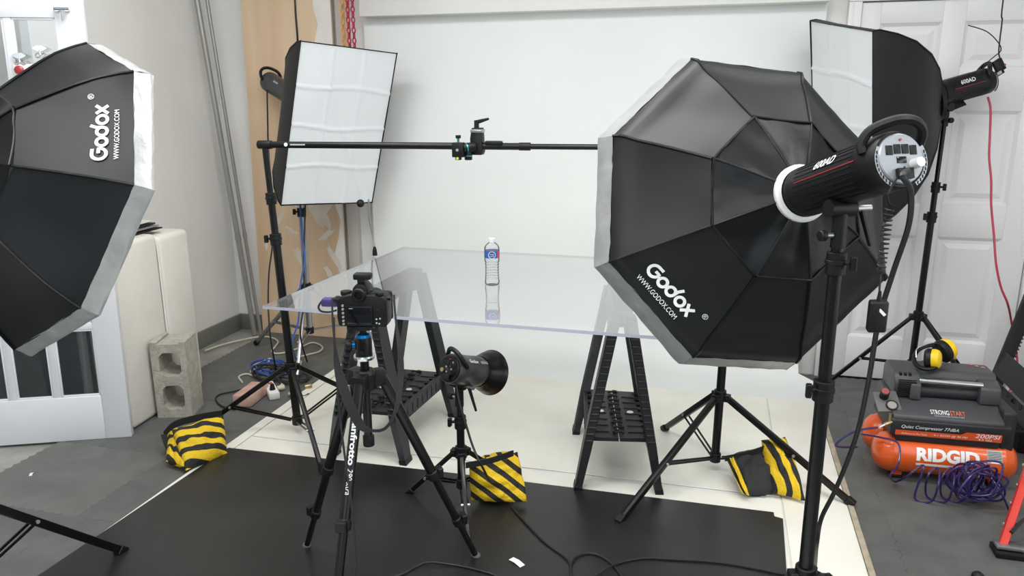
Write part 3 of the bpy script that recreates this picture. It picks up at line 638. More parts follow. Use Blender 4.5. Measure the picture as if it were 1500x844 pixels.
# ================================================================== STROBES
def strobe(label,rear,front,r,style='600AD',bracket_to=None,name='studio_strobe',upv=(0,0,1)):
    rear,front=V(rear),V(front); d=(front-rear); L=d.length; d.normalize(); up=(V(upv)-d*V(upv).dot(d)).normalized(); sd=d.cross(up)
    t=thing(name,(rear+front)/2-up*r,label,'strobe light')
    MB().lathe(rear,d,[(0,0),(0,r*.93),(.008,r*.98),(.05,r),(.052,r*.985),(L-.05,r*.985),(L-.048,r*1.0),(L-.02,r*1.0),(L-.018,r*.95),(L,r*.95),(L,0)],40).build('body','blk' if style!='grey' else mat('dark_grey_body',(58,59,62),.35,spec=.6),t)
    # cooling ridges
    b=MB()
    for i in range(13):
        a=R_(20+i*11); 
        for s in((1,-1) if style=='600AD' else (1,)):
            dirv=up*math.cos(a)+sd*math.sin(a)*s; b.beam(rear+d*.075+dirv*r*.985,rear+d*(L-.055)+dirv*r*.985,.003,.0025,dirv)
    if style=='600AD': b.build('cooling_ridges',mat('ridge_black',(14,14,15),.5),t)
    # rear panel
    pm='panel' if style=='600AD' else 'blk'
    rpn=MB().lathe(rear,-d,[(0,r*.84),(.006,r*.84),(.008,r*.80),(.008,0)],36).build('rear_panel',pm,t)
    def rp(x,y,o=.008): return rear-d*o+sd*(x*r)+up*(y*r)      # x to the right when looking at the rear from behind
    for x in(-.45,-.15,.15,.45):
        MB().box(rp(x,.33-.12*abs(x)),(.016,.004,.020),(sd,d,up)).build('rocker_switch','blk',rpn,bev=.001)
    MB().box(rp(-.02,-.05),(.022,.004,.014),(sd,d,up)).build('display','lcd',rpn,bev=.001)
    MB().cyl(rp(.42,-.2),rp(.42,-.2,.03),.011,.010).build('dial','white' if style=='600AD' else 'blk',rpn)
    MB().box(rp(0,-.52,.012),(.036,.012,.022),(sd,d,up)).build('power_inlet','blk',rpn,bev=.001)
    MB().cyl(rp(0,.62),rp(0,.62,.011),.0025).build('indicator','redp',rpn)
    if style!='600AD':
        MB().cyl(rp(-.45,-.15),rp(-.45,-.15,.014),.008).build('brass_jack','brass',rpn); MB().cyl(rp(.42,-.2),rp(.42,-.2,.022),.009).build('chrome_dial','chrome',rpn)
        for x,y in((-.2,.1),(.1,.2),(.25,.0),(-.1,-.2),(.3,.45)): MB().cyl(rp(x,y),rp(x,y,.01),.004,n=8).build('button','alu',rpn)
    # scale ring segments
    if style=='600AD':
        for s in(-1,1):
            b=MB()
            P=[]
            for i in range(11):
                a=R_(-60+i*9); 
                for rr in(.86,.99): P.append(rp(s*rr*math.cos(a),rr*math.sin(a)-.05,.004+.002))
            b.add(P,[(2*i,2*i+1,2*i+3,2*i+2) for i in range(10)]); b.build('scale_ring','panel',t,smooth=0)
            mk=MB()
            for i in range(9):
                a=R_(-55+i*9); mk.box(rp(s*.925*math.cos(a),.925*math.sin(a)-.05,.0068),(.002,.0012,.007),(sd,d,up))
            mk.build('scale_marks','blk',t)
    # handle: arch over the rear
    pts=[rp(-.92,.35,-.035),rp(-.93,.68,-.035),rp(-.68,1.08,-.02),rp(-.1,1.27,.01),rp(.45,1.20,.02),rp(.84,.92,.012),rp(.97,.55,-.01),rp(.95,.30,-.03)]
    MB().tube(spl(pts,5),.0105 if style=='600AD' else .009,8).build('handle','blk',t)
    # lettering along the side the camera sees
    toc=(CAM-(rear+front)/2).normalized(); side=-sd if (-sd).dot(toc)>0 else sd
    ang=R_(48); fx=d if d.dot(RT)>0 else -d
    def lm(s0,a0,W,H):
        o=rear+d*(s0 if fx.dot(d)>0 else s0+W)
        return lambda a,h:o+fx*(a*W)+(side*math.cos(a0+h*H/r)+up*math.sin(a0+h*H/r))*(r*1.035)
    if style=='600AD': text('600AD',lm(L*.38,R_(25),.078,.021),'ink',t,bold=.012,shear=.25)
    else:
        text('Godox',lm(L*.30,R_(38),.05,.014),'ink',t,bold=.008); text('600AD',lm(L*.68,R_(38),.04,.012),'inkg',t,bold=.008)
    if style=='600AD':
        e_=side*math.cos(R_(12))+up*math.sin(R_(12)); MB().beam(rear+d*.06+e_*r*.995,rear+d*(L-.06)+e_*r*.995,.002,.0022,e_).build('red_stripe','red',t)
    # bracket down to the stand
    if bracket_to is not None:
        bt=V(bracket_to); m=(rear+d*L*.55)-up*r; kx=sd
        for s in(-1,1):
            MB().beam(m+kx*.022*s+up*.004,bt+V((0,0,.055))+kx*.022*s,.05,.006,d,(.03,.006)).build('bracket_plate','blkm',t,bev=.001,seg=1)
        MB().cyl(bt+V((0,0,.062))-kx*.034,bt+V((0,0,.062))+kx*.03,.021).build('tilt_joint','blk',t)
        MB().cyl(bt+V((0,0,.06))+kx*.03,bt+V((0,0,.06))+kx*.075,.008).build('tilt_axle','alu',t)
        MB().beam(bt+V((0,0,.06))+kx*.05,bt+V((0,0,-.03))+kx*.085,.014,.008,d,(.009,.006)).build('tilt_lever','blk',t,bev=.001,seg=1)
        MB().cyl(bt-V((0,0,.03)),bt+V((0,0,.055)),.017).build('spigot_socket','blk',t)
        MB().cyl(bt+V((0,0,.0))-kx*.015,bt+V((0,0,.0))-kx*.034,.006).build('lock_screw','alu',t); MB().cyl(bt+V((0,0,.0))-kx*.034,bt+V((0,0,.0))-kx*.05,.014,n=7).build('lock_knob','blk',t,bev=.002,seg=1)
    return t
# ================================================================== LIGHT STANDS
def light_stand(label,base,top,feet,collar,hub,r=.016,joint=.6,clamps=(),m='blkm',name='light_stand',rs=None,legr=.0095):
    base=V((*base,0)); top=V(top); axis=(top-base)/top.z
    def pz(z): return base+axis*z
    t=thing(name,pz(0),label,'light stand')
    cl=sorted(clamps); zs=[hub-.02]+list(cl)+[top.z]; n=len(zs)-1; rs=rs or [r-.0028*i for i in range(n)]
    for i in range(n):
        MB().cyl(pz(zs[i]),pz(zs[i+1]),rs[i],n=20).build('pole_section',m,t)
    for i,z in enumerate(cl):
        k=MB(); k.cyl(pz(z-.03),pz(z+.022),rs[i]+.007,n=16); k.cyl(pz(z-.006),pz(z+.004),rs[i]+.0095,n=16); k.build('clamp','blk',t,bev=.001,seg=1)
        d=V((.8,-.6,0)) if (i%2) else V((-.85,-.5,0)); k=MB(); k.cyl(pz(z),pz(z)+d*.035,.006,n=8); k.box(pz(z)+d*.042,(.014,.018,.034)); k.build('clamp_knob','blk',t,bev=.003,seg=1)
    k=MB(); k.cyl(pz(collar-.018),pz(collar+.03),rs[0]+.008,n=18); k.build('leg_collar','blk',t,bev=.002,seg=1)
    k=MB(); k.cyl(pz(hub-.022),pz(hub+.018),rs[0]+.006,n=18); k.build('brace_hub','blk',t,bev=.002,seg=1)
    for f in feet:
        f=V((f[0],f[1],.012)); dr_=(f-base); dr_.z=0; dr_.normalize(); s=V((-dr_.y,dr_.x,0)); a=pz(collar)+dr_*(rs[0]+.014)
        lg=MB().beam(a,f,legr*2,legr*1.7,(0,0,1)).build('leg',m,t,bev=.003,seg=2)
        k=MB(); k.box(a,(.022,.03,.03),(dr_,s,V((0,0,1)))); k.cyl(a-s*.02,a+s*.02,.007,n=10); k.build('leg_pivot','blk',t,bev=.002,seg=1)
        j=a.lerp(f,joint); h=pz(hub)+dr_*(rs[0]+.008)
        for q in(-1,1): MB().beam(h+s*.009*q,j+s*.012*q,.009,.004,(0,0,1)).build('brace',m,t)
        MB().cyl(j-s*.017,j+s*.017,.006,n=10).build('rivet','screw',lg)
        e=(f-a).normalized(); MB().beam(f-e*.03,f+e*.006,legr*2.5,legr*2.3,(0,0,1)).build('foot_cap','blk',lg,bev=.003,seg=1)
    return t,pz
def rad(c,az,R): return (c[0]+R*math.cos(R_(az)),c[1]+R*math.sin(R_(az)))
# crossbar stands
c=(-1.878,3.04)
light_stand('tall black stand holding the left end of the crossbar',c,(-1.936,3.04,1.36),[rad(c,194,.50),rad(c,312,.48),rad(c,72,.48)],.335,.075,r=.019,clamps=(.955,1.14),m='worn',legr=.0115)
c=(.059,3.146)
light_stand('tall black stand holding the right end of the crossbar, behind the octagonal softbox',c,(.075,3.146,1.362),[(-.285,2.615),(.588,2.975),(-.181,3.505)],.345,.07,r=.0175,joint=.55,clamps=(.62,1.0),m='worn',legr=.0125)
cb=thing('crossbar',(-.9,3.09,1.375),'horizontal black telescopic crossbar spanning the two tall stands','crossbar')
p0=V((-1.955,3.036,1.374)); p1=V((.10,3.147,1.376)); mid=p0.lerp(p1,.49); mid2=p0.lerp(p1,.585)
MB().cyl(p0,mid2,.0145,n=20).build('outer_tube','blkm',cb); MB().cyl(mid2,p1,.0115,n=20).build('inner_tube','blkm',cb)
MB().cyl(mid2-(p1-p0)*.02,mid2+V((.006,0,0)),.0165,n=20).build('end_collar','blk',cb,bev=.001)
MB().cyl(p0-V((.01,0,0)),p0+V((.055,0.002,0)),.0185,n=20).build('end_cap','blk',cb,bev=.002)
k=MB(); k.box(p0.lerp(p1,.478)+V((.075,-.005,.014)),(.075,.022,.018)); k.build('locking_lever','blk',cb,bev=.006)
dv=(p1-p0).normalized(); toc=V((0,-1,0.12)).normalized()
MB().cyl(p0+dv*.13+toc*.0142,p0+dv*.13+toc*.0152,.0085,n=20).build('round_mark','ink',cb,label='white round mark')
MB().box(p0+dv*.185+toc*.0146,(.07,.0008,.006),(dv,toc,V((0,0,1)))).build('name_strip','inkg',cb,label='small grey printed strip')
# super clamp and ball head on crossbar
q=p0.lerp(p1,.478); cl=thing('super_clamp',q,'black super clamp with lever gripping the crossbar, carrying a small ball head','clamp')
X=V((1,0,0));Y=V((0,1,0));Z=V((0,0,1))
MB().prism([(-.02,-.035),(.024,-.035),(.03,-.02),(.024,.075),(-.016,.075),(-.024,.03)],q+V((.0,-.02,0)),X,Z,(0,.045,0)).build('clamp_jaw','blk',cl,bev=.003)
MB().box(q+V((.004,0,.062)),(.05,.05,.014)).build('jaw_cap','alu',cl,bev=.003)
MB().cyl(q+V((.0,0,.066)),q+V((0,0,.105)),.010).build('screw_post','blk',cl); MB().beam(q+V((-.004,0,.096)),q+V((.056,-.01,.112)),.018,.014,Z,(.009,.01)).build('tee_handle','blk',cl,bev=.003)
MB().cyl(q+V((-.002,-.02,-.0)),q+V((-.045,-.05,-.005)),.019).build('ball_housing','blk',cl,bev=.002)
MB().cyl(q+V((-.030,-.04,-.004)),q+V((-.034,-.043,-.005)),.0205).build('teal_ring','teal',cl)
MB().box(q+V((-.062,-.055,-.012)),(.05,.03,.06)).build('quick_release','blk',cl,bev=.004)
MB().cyl(q+V((-.064,-.05,.018)),q+V((-.064,-.05,.036)),.005).build('knob_stem','teal',cl); MB().cyl(q+V((-.064,-.05,.034)),q+V((-.064,-.05,.047)),.011).build('knob','blk',cl,bev=.002)
MB().cyl(q+V((-.062,-.07,-.012)),q+V((-.062,-.0725,-.012)),.006).build('screw_head','screw',cl); MB().cyl(q+V((-.062,-.068,-.046)),q+V((-.062,-.0735,-.046)),.0055).build('bubble_level',mat('level_green',(190,200,90),.3),cl)
MB().box(q+V((-.062,-.058,-.045)),(.022,.02,.016)).build('level_mount','blk',cl,bev=.002)
MB().cyl(q+V((-.028,-.03,-.02)),q+V((-.028,-.03,-.055)),.016).build('lower_knob','blk',cl,bev=.003)
MB().cyl(q+V((-.028,-.03,-.036)),q+V((-.028,-.03,-.04)),.0172).build('teal_ring','teal',cl)

# right octabox, strobe, stand
nR=V((.434,-.845,.311)).normalized()
octabox('large black octagonal softbox with white rim, right, facing away over the table',(.071,2.313,1.238),nR,1.851,.475,2,.072,.955,{0:-.022,4:-.038,7:-.040,6:-.01})
cR=V((.071,2.313,1.238)); rear=cR+nR*.665; front=cR+nR*.315
polR=(.277,1.875)
strobe('black cylindrical studio strobe with silver control panel behind the large right octagonal softbox',rear,front,.0625,'600AD',bracket_to=(polR[0],polR[1],1.262))
c=polR
light_stand('thick black stand nearest the camera carrying the right octagonal softbox',c,(c[0],c[1],1.235),[rad(c,60,.55),rad(c,195,.55),rad(c,300,.55)],.37,.10,r=.0175,joint=.6,clamps=(.885,1.2),m='worn',rs=[.0175,.0155,.0135])
# T-handle on its collar
lsR=by_('thick black stand nearest')
hb_=V((c[0],c[1],.37))
MB().tube(spl([hb_+RT*-.05+V((0,0,-.02))-FW*.03,hb_+RT*.0+V((0,0,.0))-FW*.035,hb_+RT*.035+V((0,0,.018))-FW*.03,hb_+RT*.036+V((0,0,-.02))-FW*.03],5),.0045,8).build('bent_handle','blk',lsR)
MB().lathe(hb_+RT*.055-V((0,0,.02)),RT,[(0,.010),(0,.024),(.012,.026),(.026,.014),(.028,0)],16).build('dome_knob','blk',lsR)
# left octabox, strobe, stand
nL=V((-.365,-.848,.385)).normalized(); cL=V((-1.851,1.858,1.292))
octabox('large black octagonal softbox with silver rim cut by the left edge',cL,nL,.899,.475,-1)
strobe('studio strobe behind the left octagonal softbox, outside the photo',cL+nL*.665,cL+nL*.315,.0625,'600AD',bracket_to=tuple(cL+nL*.48-V((0,0,.135))))
c=tuple((cL+nL*.48)[:2])
light_stand('black stand of the left octagonal softbox, one leg crossing the lower left corner',c,(c[0],c[1],1.32),[(-1.965,1.985),rad(c,205,.55),rad(c,325,.5) if 0 else rad(c,210,.55),rad(c,330,.5)][:1]+[rad(c,205,.55),rad(c,325,.45)],.50,.22,r=.0175,joint=.42,clamps=(.8,1.1),legr=.0135)
# ================================================================== RECTANGULAR SOFTBOXES
def softbox(label,c,ax,az,nrm,depth=.38,W=.6,H=.9,prof=None):
    c,ax,az,nrm=V(c),V(ax).normalized(),V(az).normalized(),V(nrm).normalized()
    t=thing('rectangular_softbox',c,label,'softbox'); prof=prof or [(0,1,1),(.04,1,.97),(.12,.97,.86),(.20,.89,.71),(.27,.74,.54),(.33,.50,.36),(depth,.24,.155)]
    cs=[(-1,1),(1,1),(1,-1),(-1,-1)]
    def pt(i,v):
        x=v*(len(prof)-1); k=min(int(x),len(prof)-2); f=x-k; a=[prof[k][j]*(1-f)+prof[k+1][j]*f for j in range(3)]
        s=cs[i%4]; return c-nrm*a[0]+ax*(s[0]*W/2*a[1])+az*(s[1]*H/2*a[2])
    for i in range(4):
        b=MB(); b.grid(lambda u,v:pt(i,v).lerp(pt(i+1,v),u)+nrm*.008*math.sin(math.pi*u)*math.sin(math.pi*v),14,12); b.build('side_panel','fab',t,smooth=50)
        MB().tube([pt(i,k/12) for k in range(13)],.004,6).build('rod_sleeve','fab2',t)
        MB().tube([pt(i,0),pt(i+1,0)],.0018,6).build('edge_piping','fab2',t)
    def ds(u,v):
        x=(u-.5)*W*.99; z=(v-.5)*H*.99; h=0
        for f in(.25,.5,.75): h+=.007*math.exp(-((v-f+ .01*math.sin(u*7+f*9))/.007)**2)
        for f in(.33,.66): h+=.004*math.exp(-((u-f)/.010)**2)
        h+=.004*noise.noise(V((u*3,v*4,W)))+.006*math.exp(-((u-.15-.75*(1-v))/.03)**2)*(1 if nrm.x>0 else 0)
        return c-nrm*(.004)+ax*x+az*z+nrm*h
    b=MB(); b.grid(ds,60,90); b.build('diffuser','diff',t,smooth=70)
    MB().lathe(c-nrm*(depth-.005),-nrm,[(0,.09),(0,.10),(.02,.10),(.028,.075),(.03,.06)],30).build('speed_ring','blk',t)
    return t
softbox('white faced rectangular softbox behind the table at left, before the plywood',(-2.068,4.008,1.403),(.521,.851,-.07),(.259,-.08,.963),(.813,-.519,-.262))
r_=at(393,119,4.76); f_=V((-2.068,4.008,1.403))-V((.813,-.519,-.262))*.39
strobe('black studio strobe behind the rectangular softbox at left',r_,f_+V((0,0,.03)),.062,'grey')
t,_=light_stand('grey metal stand holding the left rectangular softbox, before the plywood',(-2.40,4.10),(-2.405,4.11,1.40),[(-2.86,4.20),(-2.25,3.66),(-2.02,4.36)],.44,.17,r=.019,joint=.6,clamps=(.91,),m='alu',legr=.012)
sb=softbox('white faced rectangular softbox at right in front of the white door',(.558,4.072,1.448),(.337,-.928,-.16),(-.133,-.215,.967),(-.932,-.305,-.196),depth=.455,prof=[(0,1,1),(.03,1,1),(.12,.94,.92),(.22,.84,.80),(.32,.68,.62),(.40,.46,.42),(.455,.26,.20)])
strobe('black studio strobe behind the right rectangular softbox, by the white door',at(1447,118,3.74),at(1370,140,3.71),.0625,'600AD',bracket_to=tuple(at(1384,176,3.74)))
c=tuple(at(1384,176,3.74)[:2])
light_stand('tall black stand of the right rectangular softbox, before the white door',(c[0]-.01,c[1]),(c[0],c[1],at(1384,176,3.74).z-.02),[rad(c,190,.50),rad(c,310,.5),rad(c,20,.40)],.455,.20,r=.0165,joint=.52,clamps=(.98,1.13),m='blkm')
bx=at(1283,300,3.50)
# ================================================================== LOW STROBE
rr,ff=V((-.912,2.523,.602)),V((-.853,2.657,.550)); d=(ff-rr).normalized(); ff=rr+d*.175
strobe('small black strobe with bowl reflector on a low stand beneath the table',rr,ff,.058,'grey',bracket_to=(-.905,2.60,.455))
rt=thing('bowl_reflector',ff,'black bowl reflector fixed on the low strobe under the table','reflector')
MB().lathe(ff-d*.01,d,[(0,.060),(.012,.062),(.03,.072),(.055,.082),(.075,.087),(.078,.0895),(.079,.086),(.055,.079),(.03,.069),(.012,.05)],48).build('bowl','blkm',rt)
c=(-.905,2.606)
light_stand('low black stand carrying the bowl reflector strobe beside the striped sandbag',c,(c[0],c[1],.43),[(-1.14,2.62),(-.80,2.36),(-.76,2.84)],.225,.10,r=.0155,joint=.6,clamps=(.36,),m='blkm')
# ================================================================== CAMERA TRIPOD
sp=V((-1.017,2.045,.73)); tl=thing('camera_tripod',(-1.017,2.045,0),'black camera tripod with lettered leg in front of the table','tripod')
MB().cyl((-1.017,2.045,.515),(-1.017,2.045,.84),.0135,n=18).build('centre_column','blkm',tl)
MB().cyl((-1.017,2.045,.505),(-1.017,2.045,.54),.018,n=18).build('column_cap','blk',tl,bev=.003)
MB().lathe(sp,(0,0,1),[(-.035,0),(-.035,.028),(-.03,.034),(.02,.036),(.03,.026),(.03,0)],24).build('spider','blk',tl)
for k,(foot,lab) in enumerate([((-1.346,2.174),None),((-.741,2.266),None),((-.985,1.66),None)]):
    f=V((*foot,.0165)); dr_=V((f.x-sp.x,f.y-sp.y,0)).normalized(); s=V((-dr_.y,dr_.x,0)); a=sp+dr_*.05
    MB().beam(sp+dr_*.02,a+dr_*.012,.05,.045,(0,0,1)).build('leg_shoulder','blk',tl,bev=.006)
    L=(f-a); e=L.normalized()
    MB().cyl(a,a+L*.52,.0165,n=20).build('upper_leg','blkm',tl); MB().cyl(a+L*.5,a+L*.79,.0135,n=18).build('middle_leg','blkm',tl); MB().cyl(a+L*.77,f,.0105,n=16).build('lower_leg','blkm',tl)
    for q,rq in((.52,.021),(.79,.018)):
        kk=MB(); kk.cyl(a+L*(q-.02),a+L*(q+.02),rq,n=16); kk.box(a+L*q+dr_*.022+V((0,0,.006)),(.02,.034,.034),(dr_,s,V((0,0,1)))); kk.build('flip_lock','blk',tl,bev=.003,seg=1)
    MB().lathe(f,-e,[(-.012,.0105),(-.01,.016),(.0,.0165),(.006,.013),(.008,0)],18).build('rubber_foot',mat('grey_rubber',(88,88,88),.7),tl)
    if k==2:
        toc=(CAM-a); fwd=(toc-e*toc.dot(e)).normalized(); sx=e.cross(fwd)
        o=a+L*.17; RL=.0169
        def legm(s0,W,H): return lambda x,y: a+e*(s0+x*W)+(fwd*math.cos((y-.5)*H/RL)+(-sx)*math.sin((y-.5)*H/RL)*(1))*RL
        def legm2(s0,W,H):
            return lambda x,y: a+e*(s0+x*W)+(fwd*math.cos((y-.5)*H/RL)+sx*-math.sin((y-.5)*H/RL)*-1*flip)*RL
        flip=1 if e.cross(sx*-1).dot(fwd)>0 else -1
        # letters read downwards: glyph up vector must be e x fwd reversed so that x cross up = fwd
        upg=fwd.cross(e)
        def legt(s0,W,H): return lambda x,y: a+e*(s0+x*W)+(fwd*math.cos((y-.5)*H/RL)+upg*math.sin((y-.5)*H/RL))*RL*1.01
        text('Manfrotto',legt(.09,.15,.02),'ink',tl,bold=.03); text('290 xtra',legt(.25,.075,.016),'ink',tl,shear=.2)
MB().sphere(sp+V((.012,-.033,.012)),.0075,12).build('red_button','redp',tl,label='small glowing red level button')
MB().box(sp+V((-.035,-.055,-.02)),(.022,.006,.032)).build('silver_badge','alu',tl,bev=.002)
# ball head
bh=thing('ball_head',(-1.017,2.045,.80),'black ball head with blue collar and silver base ring under the camera','ball head')
o=V((-1.017,2.045,0))
MB().lathe(o,(0,0,1),[(.795,0),(.795,.031),(.803,.033),(.808,.031),(.808,0)],32).build('base_ring','chrome',bh)
MB().lathe(o,(0,0,1),[(.808,.0),(.808,.026),(.858,.026),(.866,.024),(.866,0)],32).build('housing','blkm',bh)
MB().lathe(o,(0,0,1),[(.866,.0245),(.874,.021),(.878,.012),(.878,0)],32).build('blue_collar','blueA',bh)
MB().cyl(o+V((0,0,.87)),o+V((0,0,.895)),.011).build('ball_stem','blk',bh)
ux=V((.966,.258,0)); uy=V((-.258,.966,0))
MB().cyl(o-ux*.024+V((0,0,.838)),o-ux*.034+V((0,0,.838)),.010).build('knob_ring','blueA',bh); MB().cyl(o-ux*.034+V((0,0,.838)),o-ux*.052+V((0,0,.838)),.017,n=12).build('main_knob','blk',bh,bev=.002)
MB().cyl(o-uy*.024+V((0,0,.822)),o-uy*.036+V((0,0,.822)),.007).build('pan_knob','blk',bh)
MB().box(o+V((0,0,.897)),(.055,.05,.012),(ux,uy,V((0,0,1)))).build('clamp_plate','blk',bh,bev=.002); MB().cyl(o-ux*.028+V((0,0,.897))-uy*.01,o-ux*.044+V((0,0,.897))-uy*.01,.011).build('clamp_knob','blk',bh,bev=.002)
# DSLR camera
cz=.905; cc=thing('dslr_camera',o+V((0,0,cz)),'black digital SLR camera seen from behind on the tripod, dark screen','camera')
ux=V((.985,.17,0)).normalized(); uy=V((-ux.y,ux.x,0)); CZ=V((0,0,1))
def cp(x,y,z): return o+ux*(x+.008)+uy*y+V((0,0,cz+z))
def cbx(x0,x1,y0,y1,z0,z1,name,m,bev=.003,par=None): return MB().box(cp((x0+x1)/2,(y0+y1)/2,(z0+z1)/2),(x1-x0,y1-y0,z1-z0),(ux,uy,CZ)).build(name,m,par or cc,bev=bev)
MB().prism([(-.073,.0),(.073,.0),(.077,.03),(.076,.085),(.068,.096),(.04,.1),(-.035,.1),(-.062,.093),(-.074,.082),(-.077,.03)],cp(0,-.03,0),ux,CZ,uy*.065).build('body','blk',cc,bev=.006,seg=3)
MB().prism([(-.03,.09),(.03,.09),(.022,.118),(.010,.130),(-.010,.130),(-.022,.118)],cp(-.004,-.02,0),ux,CZ,uy*.06).build('pentaprism','blk',cc,bev=.005)
MB().lathe(cp(-.004,-.02,.1),-uy,[(0,.0),(0,.021),(.018,.021),(.022,.018),(.022,.012),(.012,.010),(.012,0)],28).build('eyepiece','blk',cc); epc=cc.children[-1]
MB().cyl(cp(-.004,-.033,.1),cp(-.004,-.034,.1),.009).build('eyepiece_glass','lcd',cc)
sfr=cbx(-.046,.034,-.036,-.029,.008,.066,'screen_frame','blk',.002); cbx(-.042,.030,-.038,-.035,.011,.063,'screen','lcd',.0005,sfr)
text('\u2014\u2014',flat(cp(-.036,-.0385,.058),ux,CZ,.012,.002),'inkg',cc)
MB().lathe(cp(.050,-.03,.048),-uy,[(0,0),(0,.012),(.004,.012),(.005,.009),(.005,0)],24).build('thumb_pad','blk',cc)
for x,z in((-.056,.066),(-.056,.055),(-.056,.043),(-.056,.031),(-.056,.019),(-.056,.009)): MB().cyl(cp(x,-.03,z),cp(x,-.034,z),.0038,n=12).build('button',mat('button_grey',(150,150,146),.5),cc)
for x,z in((.045,.026),(.056,.028),(.045,.014),(.053,.012)): MB().cyl(cp(x,-.03,z),cp(x,-.033,z),.0026,n=10).build('small_button','inkg',cc)
MB().cyl(cp(.055,-.02,.098),cp(.055,-.02,.106),.013).build('command_dial','blk',cc,bev=.001)
MB().cyl(cp(-.053,0,.092),cp(-.053,0,.104),.017).build('mode_dial','blk',cc,bev=.001)
MB().lathe(cp(0,.035,.048),uy,[(0,.034),(.03,.036),(.06,.038),(.09,.037),(.09,.03),(.085,0)],32).build('lens','blk',cc)
cbx(.02,.077,.035,.055,.005,.095,'hand_grip','blk',.008)
cbx(-.03,.03,-.03,.03,-.01,0,'tripod_plate','blk',.002)
for s in(-1,1): MB().cyl(cp(s*.074,0,.082),cp(s*.084,0,.082),.006).build('strap_lug','blk',cc)
cc2=thing('flash_trigger',cp(-.002,0,.133),'small black radio trigger on the camera hot shoe','flash trigger')
MB().box(cp(-.002,.0,.136),(.022,.03,.012),(ux,uy,CZ)).build('shoe_foot','blk',cc2,bev=.002); MB().box(cp(.0,.0,.150),(.05,.036,.018),(ux,uy,CZ)).build('trigger_body','blk',cc2,bev=.004)
MB().box(cp(.022,.0,.150),(.012,.03,.016),(ux,uy,CZ)).build('end_button','blk',cc2,bev=.003)
# purple tether block at the camera's left side
tb=thing('tether_block',cp(-.105,0,.07),'purple cable tether block at the left side of the camera','cable block')
MB().box(cp(-.103,0,.068),(.052,.03,.026),(ux,uy,V((0.1,0,1)).normalized())).build('block_body','purplep',tb,bev=.006); MB().box(cp(-.075,-.004,.078),(.035,.03,.01),(ux,uy,CZ)).build('clip','blk',tb,bev=.002)
cord('tether_cord',[cp(-.128,-.005,.072),cp(-.138,-.01,.055),cp(-.13,-.012,.042),cp(-.105,-.014,.04),cp(-.082,-.012,.046)],.0032,'cordblk','short black cord looping from the purple block at the camera',par=tb)
# strap
def S(px,py,D): return at(px,py,D)
sp_=spl([S(487,437,2.24),S(487,465,2.23),S(490,500,2.22),S(494,535,2.22),S(502,565,2.21),S(515,600,2.20),S(530,625,2.2),S(545,631,2.19),S(562,629,2.19),S(574,615,2.19),S(583,588,2.2),S(587,550,2.22),S(586,515,2.23),S(581,480,2.25),S(578,450,2.27),S(577,432,2.28)],6)
ws=[]; n=len(sp_)
for i in range(n):
    f=i/(n-1); 
    if f<.14: wd=.004
    elif f<.24: wd=.004+(f-.14)/.1*.016
    elif f<.38: wd=.020
    elif f<.46: wd=.020-(f-.38)/.08*.013
    elif f<.62: wd=.006
    elif f<.86: wd=.006+.006*math.sin((f-.62)/.24*math.pi)
    else: wd=.004
    tdir=(sp_[min(i+1,n-1)]-sp_[max(i-1,0)]).normalized(); vw=(CAM-sp_[i]).normalized(); ws.append((tdir.cross(vw)).normalized()*wd*.72+FW*.2*wd)
tag(MB().ribbon(sp_,ws,.0013).build('camera_strap','strap',smooth=40),'black neck strap hanging in a loop from the camera','strap')
# ================================================================== SANDBAGS
def pillow(C4,th,name,m,parent,seed=0,n=22,pinch=.0,nrm=None):
    A,B,C_,D=[V(p) for p in C4]     # TL TR BR BL
    nn=(B-A).cross(D-A).normalized()
    if nn.dot(CAM-A)<0: nn=-nn
    b=MB()
    for s in(1,-1):
        def fn(u,v):
            p=A.lerp(B,u).lerp(D.lerp(C_,u),v); e=(max(0,1-abs(2*u-1)**2.6)*max(0,1-abs(2*v-1)**2.6))**.5
            wv=.020*noise.noise(V((u*4,v*4,seed)))+.008*noise.noise(V((u*9,v*9,seed+3)))
            return p+nn*(s*th*e+wv*e)+(D-A)*.02*noise.noise(V((u*3,seed,0)))
        b.grid(fn,n,n)
    return b.build(name,m,parent,smooth=60)
def sandbag(label,lobes,strap,mats,loc):
    t=thing('sandbag',loc,label,'sandbag')
    for i,(C4,th) in enumerate(lobes): pillow(C4,th,'bag_lobe',mats[i],t,seed=i*7+len(label))
    if strap:
        for s_ in strap:
            pts=spl(s_[0],6); MB().ribbon(pts,s_[1],.002).build('handle_strap','strap',t)
    return t
m1=stripemat('hazard_stripes_left',3.4,-.30,1.05); m2=stripemat('hazard_stripes_mid',3.4,-.85,.80); m3=stripemat('hazard_stripes_right',2.3,1.0,-.42); m4=stripemat('hazard_stripes_edge',1.3,1.0,-.3); mb_=mat('black_canvas',(40,40,42),.8,bump=.3,bscale=60)
g0=fl(268,690,.02)
sandbag('yellow and black striped sandbag hanging on the stand foot by the french door',
 [([at(252,632,3.46),at(327,608,3.55),fl(333,664,.015),fl(272,690,.02)],.045),([at(246,632,3.58),at(268,628,3.62),fl(272,684,.03),fl(243,676,.03)],.04)],
 [([at(240,637,3.5),at(256,622,3.5),at(290,612,3.52),at(325,606,3.56)],V((0,0,.016))),([at(240,637,3.5),at(244,650,3.47),at(250,664,3.45)],(RT*.014))],[m1,m1],g0)
sandbag('yellow and black striped sandbag leaning beside the low strobe stand',
 [([at(688,678,2.98),at(758,662,3.10),fl(772,735,.03),fl(690,733,.03)],.055),([at(700,672,3.10),at(750,660,3.16),fl(757,705,.03),fl(700,712,.03)],.045)],
 [([at(682,682,2.95),at(715,676,2.97),at(752,664,3.02)],V((0,0,.012)))],[m2,m2],fl(730,735,.02))
